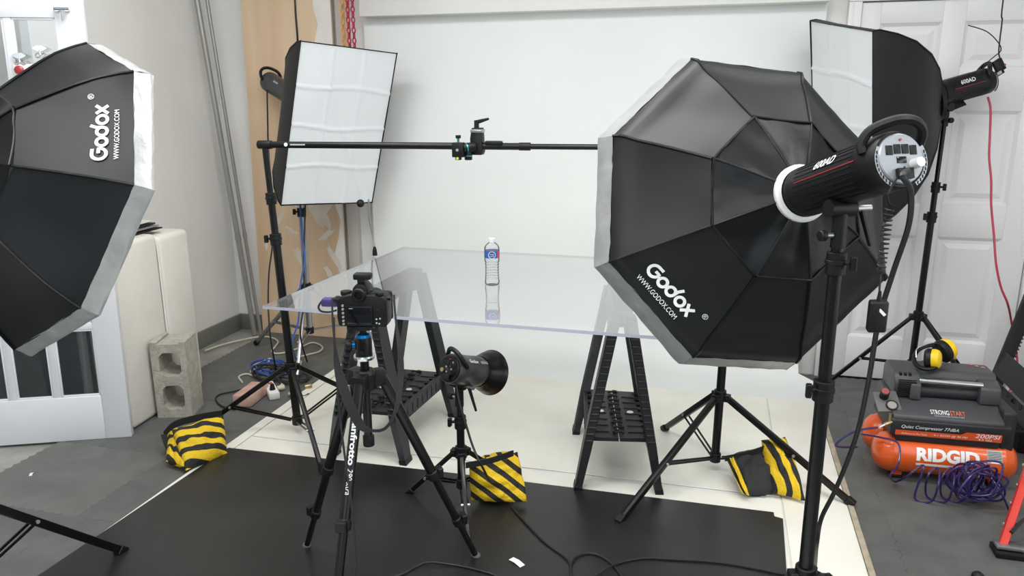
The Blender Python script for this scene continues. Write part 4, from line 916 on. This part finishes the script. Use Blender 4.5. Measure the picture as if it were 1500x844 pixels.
sandbag('black sandbag with yellow stripes draped on the right crossbar stand leg',
 [([at(1115,645,3.20),at(1150,640,3.22),fl(1180,734,.025),fl(1130,722,.025)],.05),([at(1068,668,3.24),at(1125,655,3.26),fl(1145,720,.025),fl(1094,726,.025)],.05)],
 [([at(1062,672,3.2),at(1100,664,3.18),at(1135,650,3.18)],V((0,0,.012)))],[m3,mb_],fl(1120,720,.01))
o=pillow([at(1063,670,3.225),at(1078,668,3.20),fl(1098,727,.04),fl(1086,722,.04)],.02,'bag_lobe',m4,[x for x in bpy.data.objects if x.name.startswith('sandbag')][-1],seed=5)
# ================================================================== COMPRESSOR
CM=Matrix.Translation((1.0,3.42,0))@Matrix.Rotation(R_(2),4,'Z')
ct=thing('air_compressor',(1.0,3.42,0),'orange twin tank air compressor with grey housing by the door','air compressor')
def tank(y,name='tank'):
    r=.083; prof=[(-.300,0),(-.298,.03),(-.288,.055),(-.268,.075),(-.24,r),(-.236,r+.002),(-.232,r),(.18,r),(.184,r+.002),(.188,r),(.215,.075),(.235,.055),(.243,.03),(.245,0)]
    b=MB(CM); b.lathe((0,y,.108),(1,0,0),[(t_,q) for t_,q in prof],40); b.build(name,'orange',ct)
tank(-.105,'front_tank'); tank(.085,'rear_tank')
for x in(-.2,.17):
    for y in(-.105,.085): b=MB(CM); b.bx(x-.02,x+.02,y-.03,y+.03,.012,.04); b.build('tank_foot','orange',ct,bev=.004); b=MB(CM); b.bx(x-.025,x+.025,y-.035,y+.035,0,.014); b.build('rubber_pad','blk',ct,bev=.004)
# lower dark shroud, band, upper grey shroud (profiles extruded along x, then tapered by hand)
def hull(name,m,sec0,sec1,x0,x1,bev=.006):
    n=len(sec0); b=MB(CM); b.add([(x0+(s[2] if len(s)>2 else 0),s[0],s[1]) for s in sec0]+[(x1+(s[2] if len(s)>2 else 0),s[0],s[1]) for s in sec1],[tuple(range(n)),tuple(range(n,2*n))[::-1]]+[(i,n+i,n+(i+1)%n,(i+1)%n) for i in range(n)]); return b.build(name,m,ct,bev=bev)
sec=[(-.155,.175),(-.165,.215),(.12,.22),(.12,.175)]
hull('lower_housing','shroud2',sec,sec,-.225,.16)
sec=[(-.165,.205),(-.172,.275),(-.155,.285),(.13,.285),(.13,.205)]
hull('front_band','shroud2',sec,sec,-.255,.19)
sec=[(-.170,.272),(-.168,.295),(-.07,.335),(.12,.345),(.14,.272)]
hull('upper_housing','shroud',sec,sec,-.25,.165,.008)
b=MB(CM); b.bx(.16,.215,-.15,.12,.15,.335); b.build('end_cover','shroud2',ct,bev=.012,seg=3)
for i in range(7): b=MB(CM); b.bx(.213,.219,-.12,.08,.17+i*.018,.176+i*.018); b.build('vent_slot','blk',ct)
# top motor block
sec=[(-.06,.335),(-.075,.40),(-.05,.44),(.10,.45),(.135,.42),(.135,.335)]
hull('motor_cover','shroud',sec,sec,-.235,-.13,.015)
sec=[(-.02,.335),(-.02,.42),(.0,.445),(.12,.445),(.14,.41),(.14,.335)]
hull('rear_cover','shroud',sec,sec,-.135,.17,.012)
sec=[(-.085,.335),(-.08,.405),(-.02,.425),(.02,.42),(.02,.335)]
hull('handle_post','shroud',sec,sec,.09,.17,.010); hull('handle_post','shroud',sec,sec,-.175,-.13,.010)
b=MB(CM); b.cyl((-.14,-.062,.415),(.10,-.062,.412),.0115); b.build('carry_bar','chrome',ct,label='bright metal carrying bar')
b=MB(CM); b.cyl((-.14,-.03,.362),(.10,-.03,.362),.028); b.build('motor_tube','shroud2',ct)
for i in range(8): b=MB(CM); b.bx(-.22,-.15,-.078,-.072,.352+i*.009,.355+i*.009); b.build('vent_slot','blk',ct)
for i in range(3): b=MB(CM); b.bx(-.215+i*.018,-.205+i*.018,-.058,-.040,.431,.440); b.build('vent_slot','blk',ct)
# control panel
pc=CM@V((-.262,-.10,.325)); px_=V((.95,.1,.12)).normalized(); py_=V((.12,.8,.6)); py_=(py_-px_*py_.dot(px_)).normalized(); pz_=px_.cross(py_)
MB().box(pc,(.095,.10,.012),(px_,py_,pz_)).build('control_panel',mat('panel_grey',(96,96,95),.5),ct,bev=.006)
MB().cyl(pc+py_*.022-px_*.008,pc+py_*.022-px_*.008+pz_*.045,.019,n=10).build('regulator_knob','blk',ct,bev=.003); MB().cyl(pc+py_*.022-px_*.008+pz_*.044,pc+py_*.022-px_*.008+pz_*.049,.015).build('knob_cap',mat('knob_red',(150,66,62),.5),ct)
MB().lathe(pc-py_*.024+px_*.012+pz_*.006,pz_,[(0,.024),(.006,.024),(.006,.019),(.004,.019),(.004,0)],24).build('gauge','blk',ct)
MB().cyl(pc-py_*.024+px_*.012+pz_*.0085,pc-py_*.024+px_*.012+pz_*.0115,.018).build('gauge_face',mat('gauge_face',(150,140,136),.3),ct)
a_=CM@V((-.245,-.16,.265)); MB().cyl(a_,a_+V((-.035,-.02,-.012)),.008).build('hose_coupler','brass',ct,bev=.001); MB().cyl(a_+V((-.03,-.017,-.01)),a_+V((-.055,-.03,-.02)),.0055).build('hose_barb','chrome',ct)
MB().cyl(a_+V((-.012,0,.0)),a_+V((-.012,0,.035)),.006).build('brass_valve','brass',ct)
# labels and lettering
def cf(x,y,z): return CM@V((x,y,z))
fx_=(CM.to_3x3()@V((1,0,0))); 
def bandpt(x,h,o=.0012): # h 0..1 up the front band
    return cf(x,-.165-.007*h-o-.001,.207+.062*h)
def bmap(x0,W,h0,H,o=.0022): return lambda a,c:bandpt(x0+a*W,h0+c*H,o)
b=MB(); b.add([bandpt(-.235,.05,.0014),bandpt(.16,.05,.0014),bandpt(.16,.62,.0014),bandpt(.03,.62,.0014),bandpt(.01,.42,.0014),bandpt(-.235,.42,.0014)],[(0,1,2,3,4,5)]); b.build('orange_label','orangel',ct,smooth=0)
text('Quiet Compressor 77dBA',bmap(-.215,.215,.52,.3),'ink',ct,shear=.2); text('200PSI',bmap(.062,.092,.28,.30),'ink',ct,shear=.2,bold=.01); text('4.5 Gal',bmap(.075,.05,.10,.14),'ink',ct)
text('Performance Pro Tools',bmap(-.21,.095,.14,.12),'ink',ct); text('5.1 SCFM @ 90 PSI',bmap(-.09,.125,.14,.16),'ink',ct,shear=.2)
def tslope(x0,W,s0,Hh): # on the sloping top-front face from (-.168,.295) to (-.07,.335)
    return lambda a,c: cf(x0+a*W,-.168+.098*(s0+c*Hh),.2975+.040*(s0+c*Hh))+V((0,0,.0022))
text('STRONG',tslope(-.105,.070,.16,.24),'ink',ct,bold=.008); text('START',tslope(-.031,.056,.16,.24),mat('ink_orange',(220,110,80),.5),ct,bold=.008); text('COLD WEATHER TOUGH START',tslope(-.094,.112,.03,.09),'inkg',ct)
def tm(x0,W,a0,a1,rr=.0845): return lambda a,c:cf(x0+a*W,-.105-rr*math.cos(a0+(a1-a0)*c),.108+rr*math.sin(a0+(a1-a0)*c))
text('RIDGID',tm(-.148,.235,R_(2),R_(40)),'ink',ct,bold=.05)
b=MB(); f_=tm(-.148,.20,R_(-12),R_(-5),.0842); b.grid(f_,10,2); b.build('underline','ink',ct,smooth=0)
b=MB(); f_=tm(.115,.055,R_(12),R_(50),.0842); b.grid(f_,5,6); b.build('data_plate','label',ct,smooth=0)
b=MB()
for i in range(6): f_=tm(.118,.049,R_(20+i*4.5),R_(21.5+i*4.5),.0846); b.grid(f_,5,1)
f_=tm(.128,.03,R_(13),R_(17),.0846); b.build('data_lines','blk',ct,smooth=0); b=MB(); b.grid(f_,3,1); b.build('data_box','ink',ct,smooth=0)
b=MB(CM)
for i in range(3): b.sphere((.10+.02*i,.10-.015*i,.447),.009,8,(1,1,.2))
b.build('red_sticker',mat('sticker_red',(196,120,120),.5),ct)
# ear muffs
eo=CM@V((-.06,.03,.452)); em=thing('ear_muffs',eo,'yellow and black ear muffs on top of the compressor','ear muffs')
def cup(c,ax,r,name): 
    c=V(c); MB().lathe(c,ax,[(-.012,0),(-.012,r*.55),(-.010,r*.85),(0,r*1.02),(.016,r*1.0),(.018,r*.93)],28).build('ear_cushion','blk',em)
    MB().lathe(c,ax,[(.016,r*.96),(.030,r*.97),(.043,r*.86),(.050,r*.6),(.052,0)],28).build('ear_cup','yellow',em)
cup(eo+V((-.040,-.04,.044)),V((.85,-.35,.12)),.043,'a'); cup(eo+V((.028,.03,.056)),V((.75,.45,.30)),.049,'b')
MB().tube(spl([eo+V((-.01,-.045,.038)),eo+V((-.015,-.075,.022)),eo+V((-.045,-.085,.012)),eo+V((-.075,-.06,.012)),eo+V((-.085,-.01,.03)),eo+V((-.06,.03,.06)),eo+V((-.01,.045,.078)),eo+V((.035,.04,.07))],6),.009,8).build('headband','blk',em)
MB().tube(spl([eo+V((-.08,-.02,.04)),eo+V((-.075,.0,.072)),eo+V((-.03,.02,.09)),eo+V((.0,.03,.095))],6),.0018,6).build('wire','chrome',em)
# air hose
hp=[cf(-.31,-.195,.245),cf(-.40,-.20,.22),cf(-.47,-.22,.16)]
h2=[V(p) for p in [at(1262,636,3.28),at(1290,641,3.2),at(1316,650,3.16),at(1316,680,3.12),at(1304,697,3.08),fl(1312,706,.012),at(1330,697,3.05),at(1350,682,3.04),at(1352,690,3.02),fl(1340,730,.012)]]
pts=list(hp)+[at(1255,655,3.3)]
h=list(h2)
rng=random.Random(5)
for i in range(4):   # loose loops leaning against the tank
    x0=1352+i*22
    h+=[fl(x0+12,735,.012),at(x0+22,712,2.99),at(x0+24,690,3.03),at(x0+17,686,3.05),at(x0+6,700,3.04),fl(x0+6,728,.012)]
for i in range(13):
    cx,cy=1432+rng.uniform(-16,16),707+rng.uniform(-7,6); a0=rng.uniform(-.9,.9); rx=rng.uniform(.045,.085); rz=rng.uniform(.055,.075); cc_=at(cx,cy,3.0+rng.uniform(-.05,.03))
    e1=(RT*math.cos(a0)+V((0,-1,0))*math.sin(a0)).normalized(); e2=V((0,0,1))+RT*rng.uniform(-.5,.5)
    for k_ in range(6): a=k_*math.pi/3+1.2; h.append(cc_+e1*(rx*math.cos(a))+e2*(rz*math.sin(a)))
h+=[at(1452,700,2.96),at(1468,725,2.93),fl(1478,748,.014)]
h=[V((p.x,p.y,max(p.z,.009))) for p in h]
hs=tag(MB().tube(spl(h,5),.0042,8).build('air_hose','purple'),'glossy dark purple coiled air hose heaped before the compressor','air hose')
hb=tag(MB().tube(spl(pts,6),.0045,8).build('air_hose','purple'),'dark purple hose end leaving the brass coupler of the compressor','air hose')
# ================================================================== FOLDED SAWHORSE AND LADDER AT RIGHT
fs=thing('folded_sawhorse',(1.5,3.95,0),'dark folded plastic sawhorse leaning by the door at the right edge','sawhorse')
p0,p1=V(fl(1446,612,.02)),at(1506,448,3.75)
A0,A1=at(1444,600,3.72),at(1512,430,3.85)
MB().beam(A0,A1,.05,.03,RT,(.06,.034)).build('leg','horse',fs,bev=.004)
dl=(A1-A0).normalized(); side=(at(1500,590,3.44)-at(1457,547,3.74)).normalized(); nf=dl.cross(side).normalized(); nf=nf if nf.dot(FW)>0 else -nf
off=side*.56
MB().beam(A0+off,A1+off,.05,.03,RT,(.06,.034)).build('leg','horse',fs,bev=.004)
MB().beam(A0+dl*.0+side*.03+nf*.02,A1+side*.04+nf*.02,.055,.03,RT,(.06,.03)).build('inner_rail','blk',fs,bev=.003)
for q0,q1,q2,q3 in ((at(1471,512,3.76),at(1500,538,3.52),at(1500,588,3.44),at(1457,545,3.72)),(at(1453,549,3.72),at(1500,594,3.44),at(1500,622,3.40),at(1448,572,3.70))):
    q1=q0+(q1-q0)*2.2; q2=q3+(q2-q3)*2.2; k=MB(); P=[q0,q1,q2,q3]; k.add(P+[p+FW*.022 for p in P],[(0,1,2,3),(7,6,5,4)]+[(i,4+i,4+(i+1)%4,(i+1)%4) for i in range(4)]); k.build('shelf_leaf','horse',fs,bev=.004)
    k=MB()
    for j in range(11):
        u=(j+.7)/11.5; a_=q0.lerp(q1,u); b_=q3.lerp(q2,u); k.beam(a_.lerp(b_,.12)-FW*.002,a_.lerp(b_,.42)-FW*.002,.012,.008,side)
    k.build('shelf_knuckles','blk',fs,bev=.002,seg=1)
    k=MB(); k.cyl(q0.lerp(q2,.30)-FW*.004,q0.lerp(q2,.30)+FW*.004,.012,n=14); k.build('round_hole','blk',fs)
k=MB()
for j in range(16): k.box(A0+dl*(.26+j*.020)+side*.035-FW*.004,(.030,.03,.008),(side,nf,dl))
k.build('leg_ribs','blk',fs,bev=.001,seg=1)
MB().box(A0+dl*.12+side*.07-dl*.11,(.07,.06,.07),(side,nf,dl)).build('latch','blk',fs,bev=.006)
MB().beam(A0+side*.02-dl*.0,fl(1450,632,.01)+RT*.1,.045,.03,RT).build('lower_leg','horse',fs,bev=.004)
MB().beam(A0,fl(1428,626,.008)+FW*.35,.05,.03,RT).build('lower_leg','horse',fs,bev=.004)
# black case standing in front of it
bc_=thing('black_case',(1.52,3.55,0),'small black plastic case at the right edge beside the compressor','case')
q_=fl(1496,668,.0); MB().box(q_+V((.09,.10,.06)),(.2,.16,.12)).build('case_body','blk',bc_,bev=.012,seg=3); MB().box(q_+V((.0,.02,.10)),(.05,.02,.02)).build('case_latch','blk',bc_,bev=.003)
# red ladder
ld=thing('red_ladder',fl(1460,806),'red ladder foot with black rubber shoe at the lower right corner','ladder')
f0=fl(1462,803,.02); dd=(at(1503,682,2.86)-f0).normalized(); sdl=V((1,.08,0)).normalized(); nl_=dd.cross(sdl).normalized()
for s in(0,.42):
    b=MB(); o_=f0+sdl*s; b.beam(o_,o_+dd*1.6,.006,.030,sdl); b.box(o_+dd*.8+sdl*.012+nl_*.013,(.024,.004,1.6),(sdl,nl_,dd)); b.box(o_+dd*.8+sdl*.012-nl_*.013,(.024,.004,1.6),(sdl,nl_,dd)); b.build('side_rail','ladder',ld,bev=.001,seg=1)
    MB().box(o_+sdl*.03+V((0,0,-.009)),(.09,.08,.022)).build('rubber_shoe','blk',ld,bev=.004)
for s in(.10,.19,.27,.36): MB().cyl(f0+dd*s-sdl*.008+nl_*.0,f0+dd*s-sdl*.012,.006,n=10).build('rivet','screw',ld)
for h in(.28,.58,.88): MB().box(f0+dd*h+sdl*.21,(.40,.07,.022),(sdl,nl_,dd)).build('step','alu',ld,bev=.002)
b=MB(); pts=[f0+sdl*.02+dd*.06,f0+sdl*.05+dd*.12,f0+sdl*.11+dd*.17,f0+sdl*.2+dd*.20]
b.ribbon(spl(pts,6),nl_*.024,.006); b.build('curved_brace','blk',ld)
MB().box(f0+sdl*.06+V((0,0,.012)),(.14,.05,.012)).build('spreader_plate','alu',ld,bev=.002)
tag(MB().lathe(fl(1432,846,.0),(0,0,1),[(0,.0),(0,.02),(.012,.018),(.02,.008),(.02,0)],16).build('rubber_cap','blk'),'tiny black rubber cap on the floor at the bottom edge, below the compressor','cap')
# ================================================================== CORDS
cord('power_cord',[rear-nR*0+nR*.03-V((0,0,.03)),at(1322,258,1.52),at(1334,280,1.55),at(1331,330,1.6),at(1308,400,1.68),at(1287,470,1.75),at(1272,560,1.85),at(1254,640,1.95),at(1225,715,2.05),at(1203,760,2.1),at(1196,800,2.15),fl(1190,842,.02),fl(1160,862,.02)],.0062,'cordblk','thick black power cord arcing down from the right strobe past the compressor',par=by('black cylindrical studio strobe'))
# coil cord and hanging power brick
cb_=at(1285,463,1.63); pb=thing('power_brick',cb_,'small black power brick hanging on a coiled cord from the right strobe','power brick')
MB().box(cb_,(.040,.030,.068),(RT,V((0,1,0)),V((0,0,1)))).build('brick_body','blk',pb,bev=.005,seg=3); MB().cyl(cb_+V((0,0,.034)),cb_+V((0,0,.055)),.0055,.003).build('strain_relief','blk',pb)
MB().box(cb_+RT*.006-V((0,.0155,-.012)),(.006,.002,.018),(V((.7,0,.7)),V((0,1,0)),V((-.7,0,.7)))).build('white_tie','white',pb)
pts=[rear+nR*.02-V((0,0,.02)),at(1302,282,1.56),at(1303,300,1.58)]; c0,c1=at(1303,302,1.58),at(1290,398,1.62)
for i in range(145):
    f=i/144; p=c0.lerp(c1,f); a=2*math.pi*14*f; pts.append(p+RT*(.009*math.cos(a))+V((0,1,0))*(.009*math.sin(a)))
pts+=[at(1290,402,1.62),at(1288,430,1.625),cb_+V((0,0,.05))]
MB().tube(spl(pts[:3],4)+pts[3:-3]+spl(pts[-3:],4),.0021,6).build('coiled_cord','cordblk',pb)
cord('red_power_cord',[at(1447,142,3.76),at(1451,160,3.76),at(1450,200,3.77),at(1449,230,3.77),at(1452,265,3.77),at(1452,300,3.78),at(1456,345,3.78),at(1459,385,3.78),at(1466,420,3.8),at(1476,445,3.83),at(1482,475,3.95),at(1490,540,4.0),at(1470,590,3.95),fl(1455,612,.008)+V((.1,.2,0)),fl(1490,630,.008),fl(1520,650,.008)],.0055,'pink','crimson power cord hanging from the right rectangular softbox strobe',par=by('black studio strobe behind the right'))
tr=at(1463,96,3.7); tg=thing('radio_receiver',tr,'small black radio receiver dangling above the right rear strobe','radio receiver')
rx=(RT*.75+V((0,0,1))*.5).normalized(); rz=(V((0,0,1))*.8-RT*.55); rz=(rz-rx*rz.dot(rx)).normalized(); ry=rx.cross(rz)
MB().box(tr,(.045,.022,.06),(rx,ry,rz)).build('receiver_body','blk',tg,bev=.004); MB().box(tr-rx*.018-rz*.03,(.05,.022,.026),(rx,ry,rz)).build('shoe_block','blk',tg,bev=.003); MB().box(tr-rx*.018-rz*.03-ry*.012*(1 if ry.dot(FW)>0 else -1),(.022,.002,.014),(rx,ry,rz)).build('screen','label',tg); MB().sphere(tr+rx*.02-rz*.012-FW*.01,.006,8).build('red_light','pink',tg)
cord('hanging_wire',[V((at(1471,-12,3.7).x,at(1471,-12,3.7).y,2.94)),at(1471,-12,3.7),at(1468,30,3.7),at(1465,55,3.7),at(1463,76,3.7),at(1465,86,3.7)],.0035,'cordblk','thin dark wire from above holding the small radio receiver',par=tg)
cord('loop_wire',[at(1418,37,3.72),at(1445,46,3.72),at(1462,62,3.71),at(1466,74,3.7),at(1455,84,3.7),at(1443,95,3.71),at(1440,106,3.71),at(1448,111,3.71),at(1460,109,3.71),at(1466,104,3.7)],.0026,'cordblk','thin curled wire looping around the small radio receiver',par=tg)
cord('strobe_cord',[at(668,560,2.85),at(672,585,2.84),at(682,620,2.83),at(693,655,2.82),at(707,685,2.80),fl(728,722,.02),fl(757,752,.02),fl(795,792,.02),fl(826,815,.02),fl(836,830,.02),fl(836,860,.02)],.0045,'cordblk','black cord from the low strobe trailing over the black mat',par=by('small black strobe'))
cord('floor_cord',[fl(834,850,.02),fl(836,830,.022),fl(842,817,.024),fl(858,811,.02),fl(878,814,.02),fl(898,828,.02),fl(914,850,.02)],.0042,'cordblk','black cord making a small loop on the mat, front centre')
cord('floor_cord',[fl(862,850,.02),fl(890,832,.028),fl(910,824,.02),fl(945,818,.02),fl(990,820,.02),fl(1050,824,.02),fl(1100,832,.02),fl(1140,840,.02),fl(1160,842,.02)],.0038,'cordblk','thin black cord running along the mat towards the thick stand base')
cord('floor_cord',[fl(560,850,.02),fl(590,841,.02),fl(612,829,.02),fl(630,824,.026),fl(665,828,.02),fl(695,834,.02),fl(725,843,.02),fl(740,852,.02)],.0038,'cordblk','thin black cord on the mat between the tripod feet')
cord('camera_cable',[at(489,465,2.24),at(490,505,2.23),at(494,560,2.22),at(499,620,2.22),at(508,690,2.21),at(515,740,2.2),at(519,785,2.2),at(521,830,2.2),at(515,870,2.2)],.0035,'cordblk','thin black cable hanging from the camera past its strap')
cord('ceiling_cable',[V((at(431,-15,4.3).x,at(431,-15,4.3).y,2.94)),at(431,-15,4.3),at(433,20,4.3),at(436,60,4.35),at(437,110,4.5)],.006,'cordblk','dark cord dropping from above behind the left rectangular softbox')
cord('softbox_cord',[at(391,128,4.7),at(392,170,4.65),at(393,214,4.5),at(398,290,4.4),at(399,355,4.3),at(394,400,4.3),at(393,450,4.3),at(397,500,4.3),fl(405,545,.01)],.0045,'cordblk','thin black cord hanging from the left rear strobe to the floor',par=by('black studio strobe behind the rectangular'))
cord('blue_cord',[at(440,300,4.55),at(442,340,4.5),at(446,380,4.48),at(440,420,4.45),at(437,470,4.4),at(428,505,4.3),fl(440,540,.01)],.005,'blue','blue cord running down beside the grey softbox stand')
cord('brown_cord',[at(447,300,4.55),at(446,345,4.5),at(445,390,4.48),at(446,440,4.45),at(440,490,4.35),fl(450,530,.01)],.005,'cordblk','dark cord beside the blue one at the grey softbox stand')
pcb=cord('hanging_cable',[at(540,292,4.2),at(541,320,4.25),at(546,345,4.3),at(549,362,4.3)],.005,'pipe','grey cord with black plug hanging below the left rectangular softbox')
tag(MB().lathe(at(549,369,4.3),(0,0,1),[(-.02,0),(-.02,.014),(.01,.012),(.03,.006),(.03,0)],12).build('plug','blk',pcb),None,None)
tag(MB().sphere(at(528,298,4.15),.022,12).build('corner_knob','blk',by('white faced rectangular softbox behind')),None,None)
def fz(*ps): return [fl(x,y,.008) for x,y in ps]
cord('extension_cord',fz((300,514),(322,506),(350,499),(375,494),(395,494),(407,500),(403,508),(398,514),(404,518),(420,516),(440,509),(458,502),(472,508),(468,515),(450,520),(438,524),(441,531),(436,538),(424,540)),.0055,'cream','cream extension cord snaking over the floor in the left corner')
cord('extension_cord',fz((355,560),(350,552),(362,548),(378,553),(400,556),(413,561),(408,568)),.0055,'cream','short cream cord looping behind the red brick into the power strip')
cord('extension_cord',fz((367,545),(372,536),(385,530),(396,526),(380,545),(372,540),(390,552),(410,541),(428,537)),.0055,'cream','tangled cream cord lying on the blue cord heap')
for i,(m,cx,cy,rx,ry,l) in enumerate([('blue',397,541,26,9,'blue cord coil heaped behind the red brick'),('cordblk',425,552,26,10,'black cord coil under the left crossbar stand'),('cordblk',392,550,20,9,'black cord coil beside the blue coil')]):
    pts=[]
    for k in range(40):
        a=k*.55; s=1+.22*math.sin(k*.9); q=fl(cx+rx*s*math.cos(a),cy+ry*s*math.sin(a)+2*math.sin(k*.37),0); q.z=.008+.012*(k%7)/7+.004*i; pts.append(q)
    cord('cord_coil',pts,.005,m,l,k=5)
cord('loose_cable',fz((345,600),(325,595),(316,585),(322,578),(345,573),(356,570)),.0045,'cordblk','black cord curving on the floor behind the left sandbag')
cord('loose_cable',fz((432,578),(445,580),(452,577)),.0045,'cordblk','short black cord lead beside the power strip')
# brick & power strip & plugs
bk=thing('brick',fl(370,585),'weathered red brick on the floor beside the power strip','brick')
bu_=(fl(382,562)-fl(345,590)).normalized(); bw_=V((-bu_.y,bu_.x,0)); cen=fl(366,588,.0)+bu_*.02
MB().box(cen+V((0,0,.033)),(.21,.10,.062),(bu_,bw_,V((0,0,1)))).build('brick_body','brick',bk,bev=.006)
ps=thing('power_strip',fl(420,580),'white power strip with black plug in the corner, right of the brick','power strip')
pu=(fl(395,565)-fl(408,588)).normalized(); pw=V((-pu.y,pu.x,0)); cen=fl(398,577,0)
MB().box(cen+V((0,0,.02)),(.20,.055,.038),(pu,pw,V((0,0,1)))).build('strip_body','white',ps,bev=.005); MB().box(cen+V((0,0,.04))+pu*.06,(.02,.032,.004),(pu,pw,V((0,0,1)))).build('switch','redp',ps); MB().cyl(cen-pu*.04+V((0,0,.038)),cen-pu*.04+V((0,0,.07)),.016,.010).build('inserted_plug','blk',ps)
for k,(x,y,l) in enumerate([(412,568,'cream three-way plug end beside the power strip'),(452,566,'clear and brass cord end lying on the white floor edge'),(428,577,'grey plug lying right of the power strip')]):
    q=fl(x,y,.018); b=MB(); dq=V((.6+.2*k,.7,0)).normalized(); b.cyl(q-dq*.022,q+dq*.016,.013,.017,n=12); b.build('cord_plug',['cream','brass','pipe'][k],bev=.002); tag(bpy.data.objects[-1] if 0 else b and [o for o in bpy.data.objects if o.name.startswith('cord_plug')][-1],l,'plug')
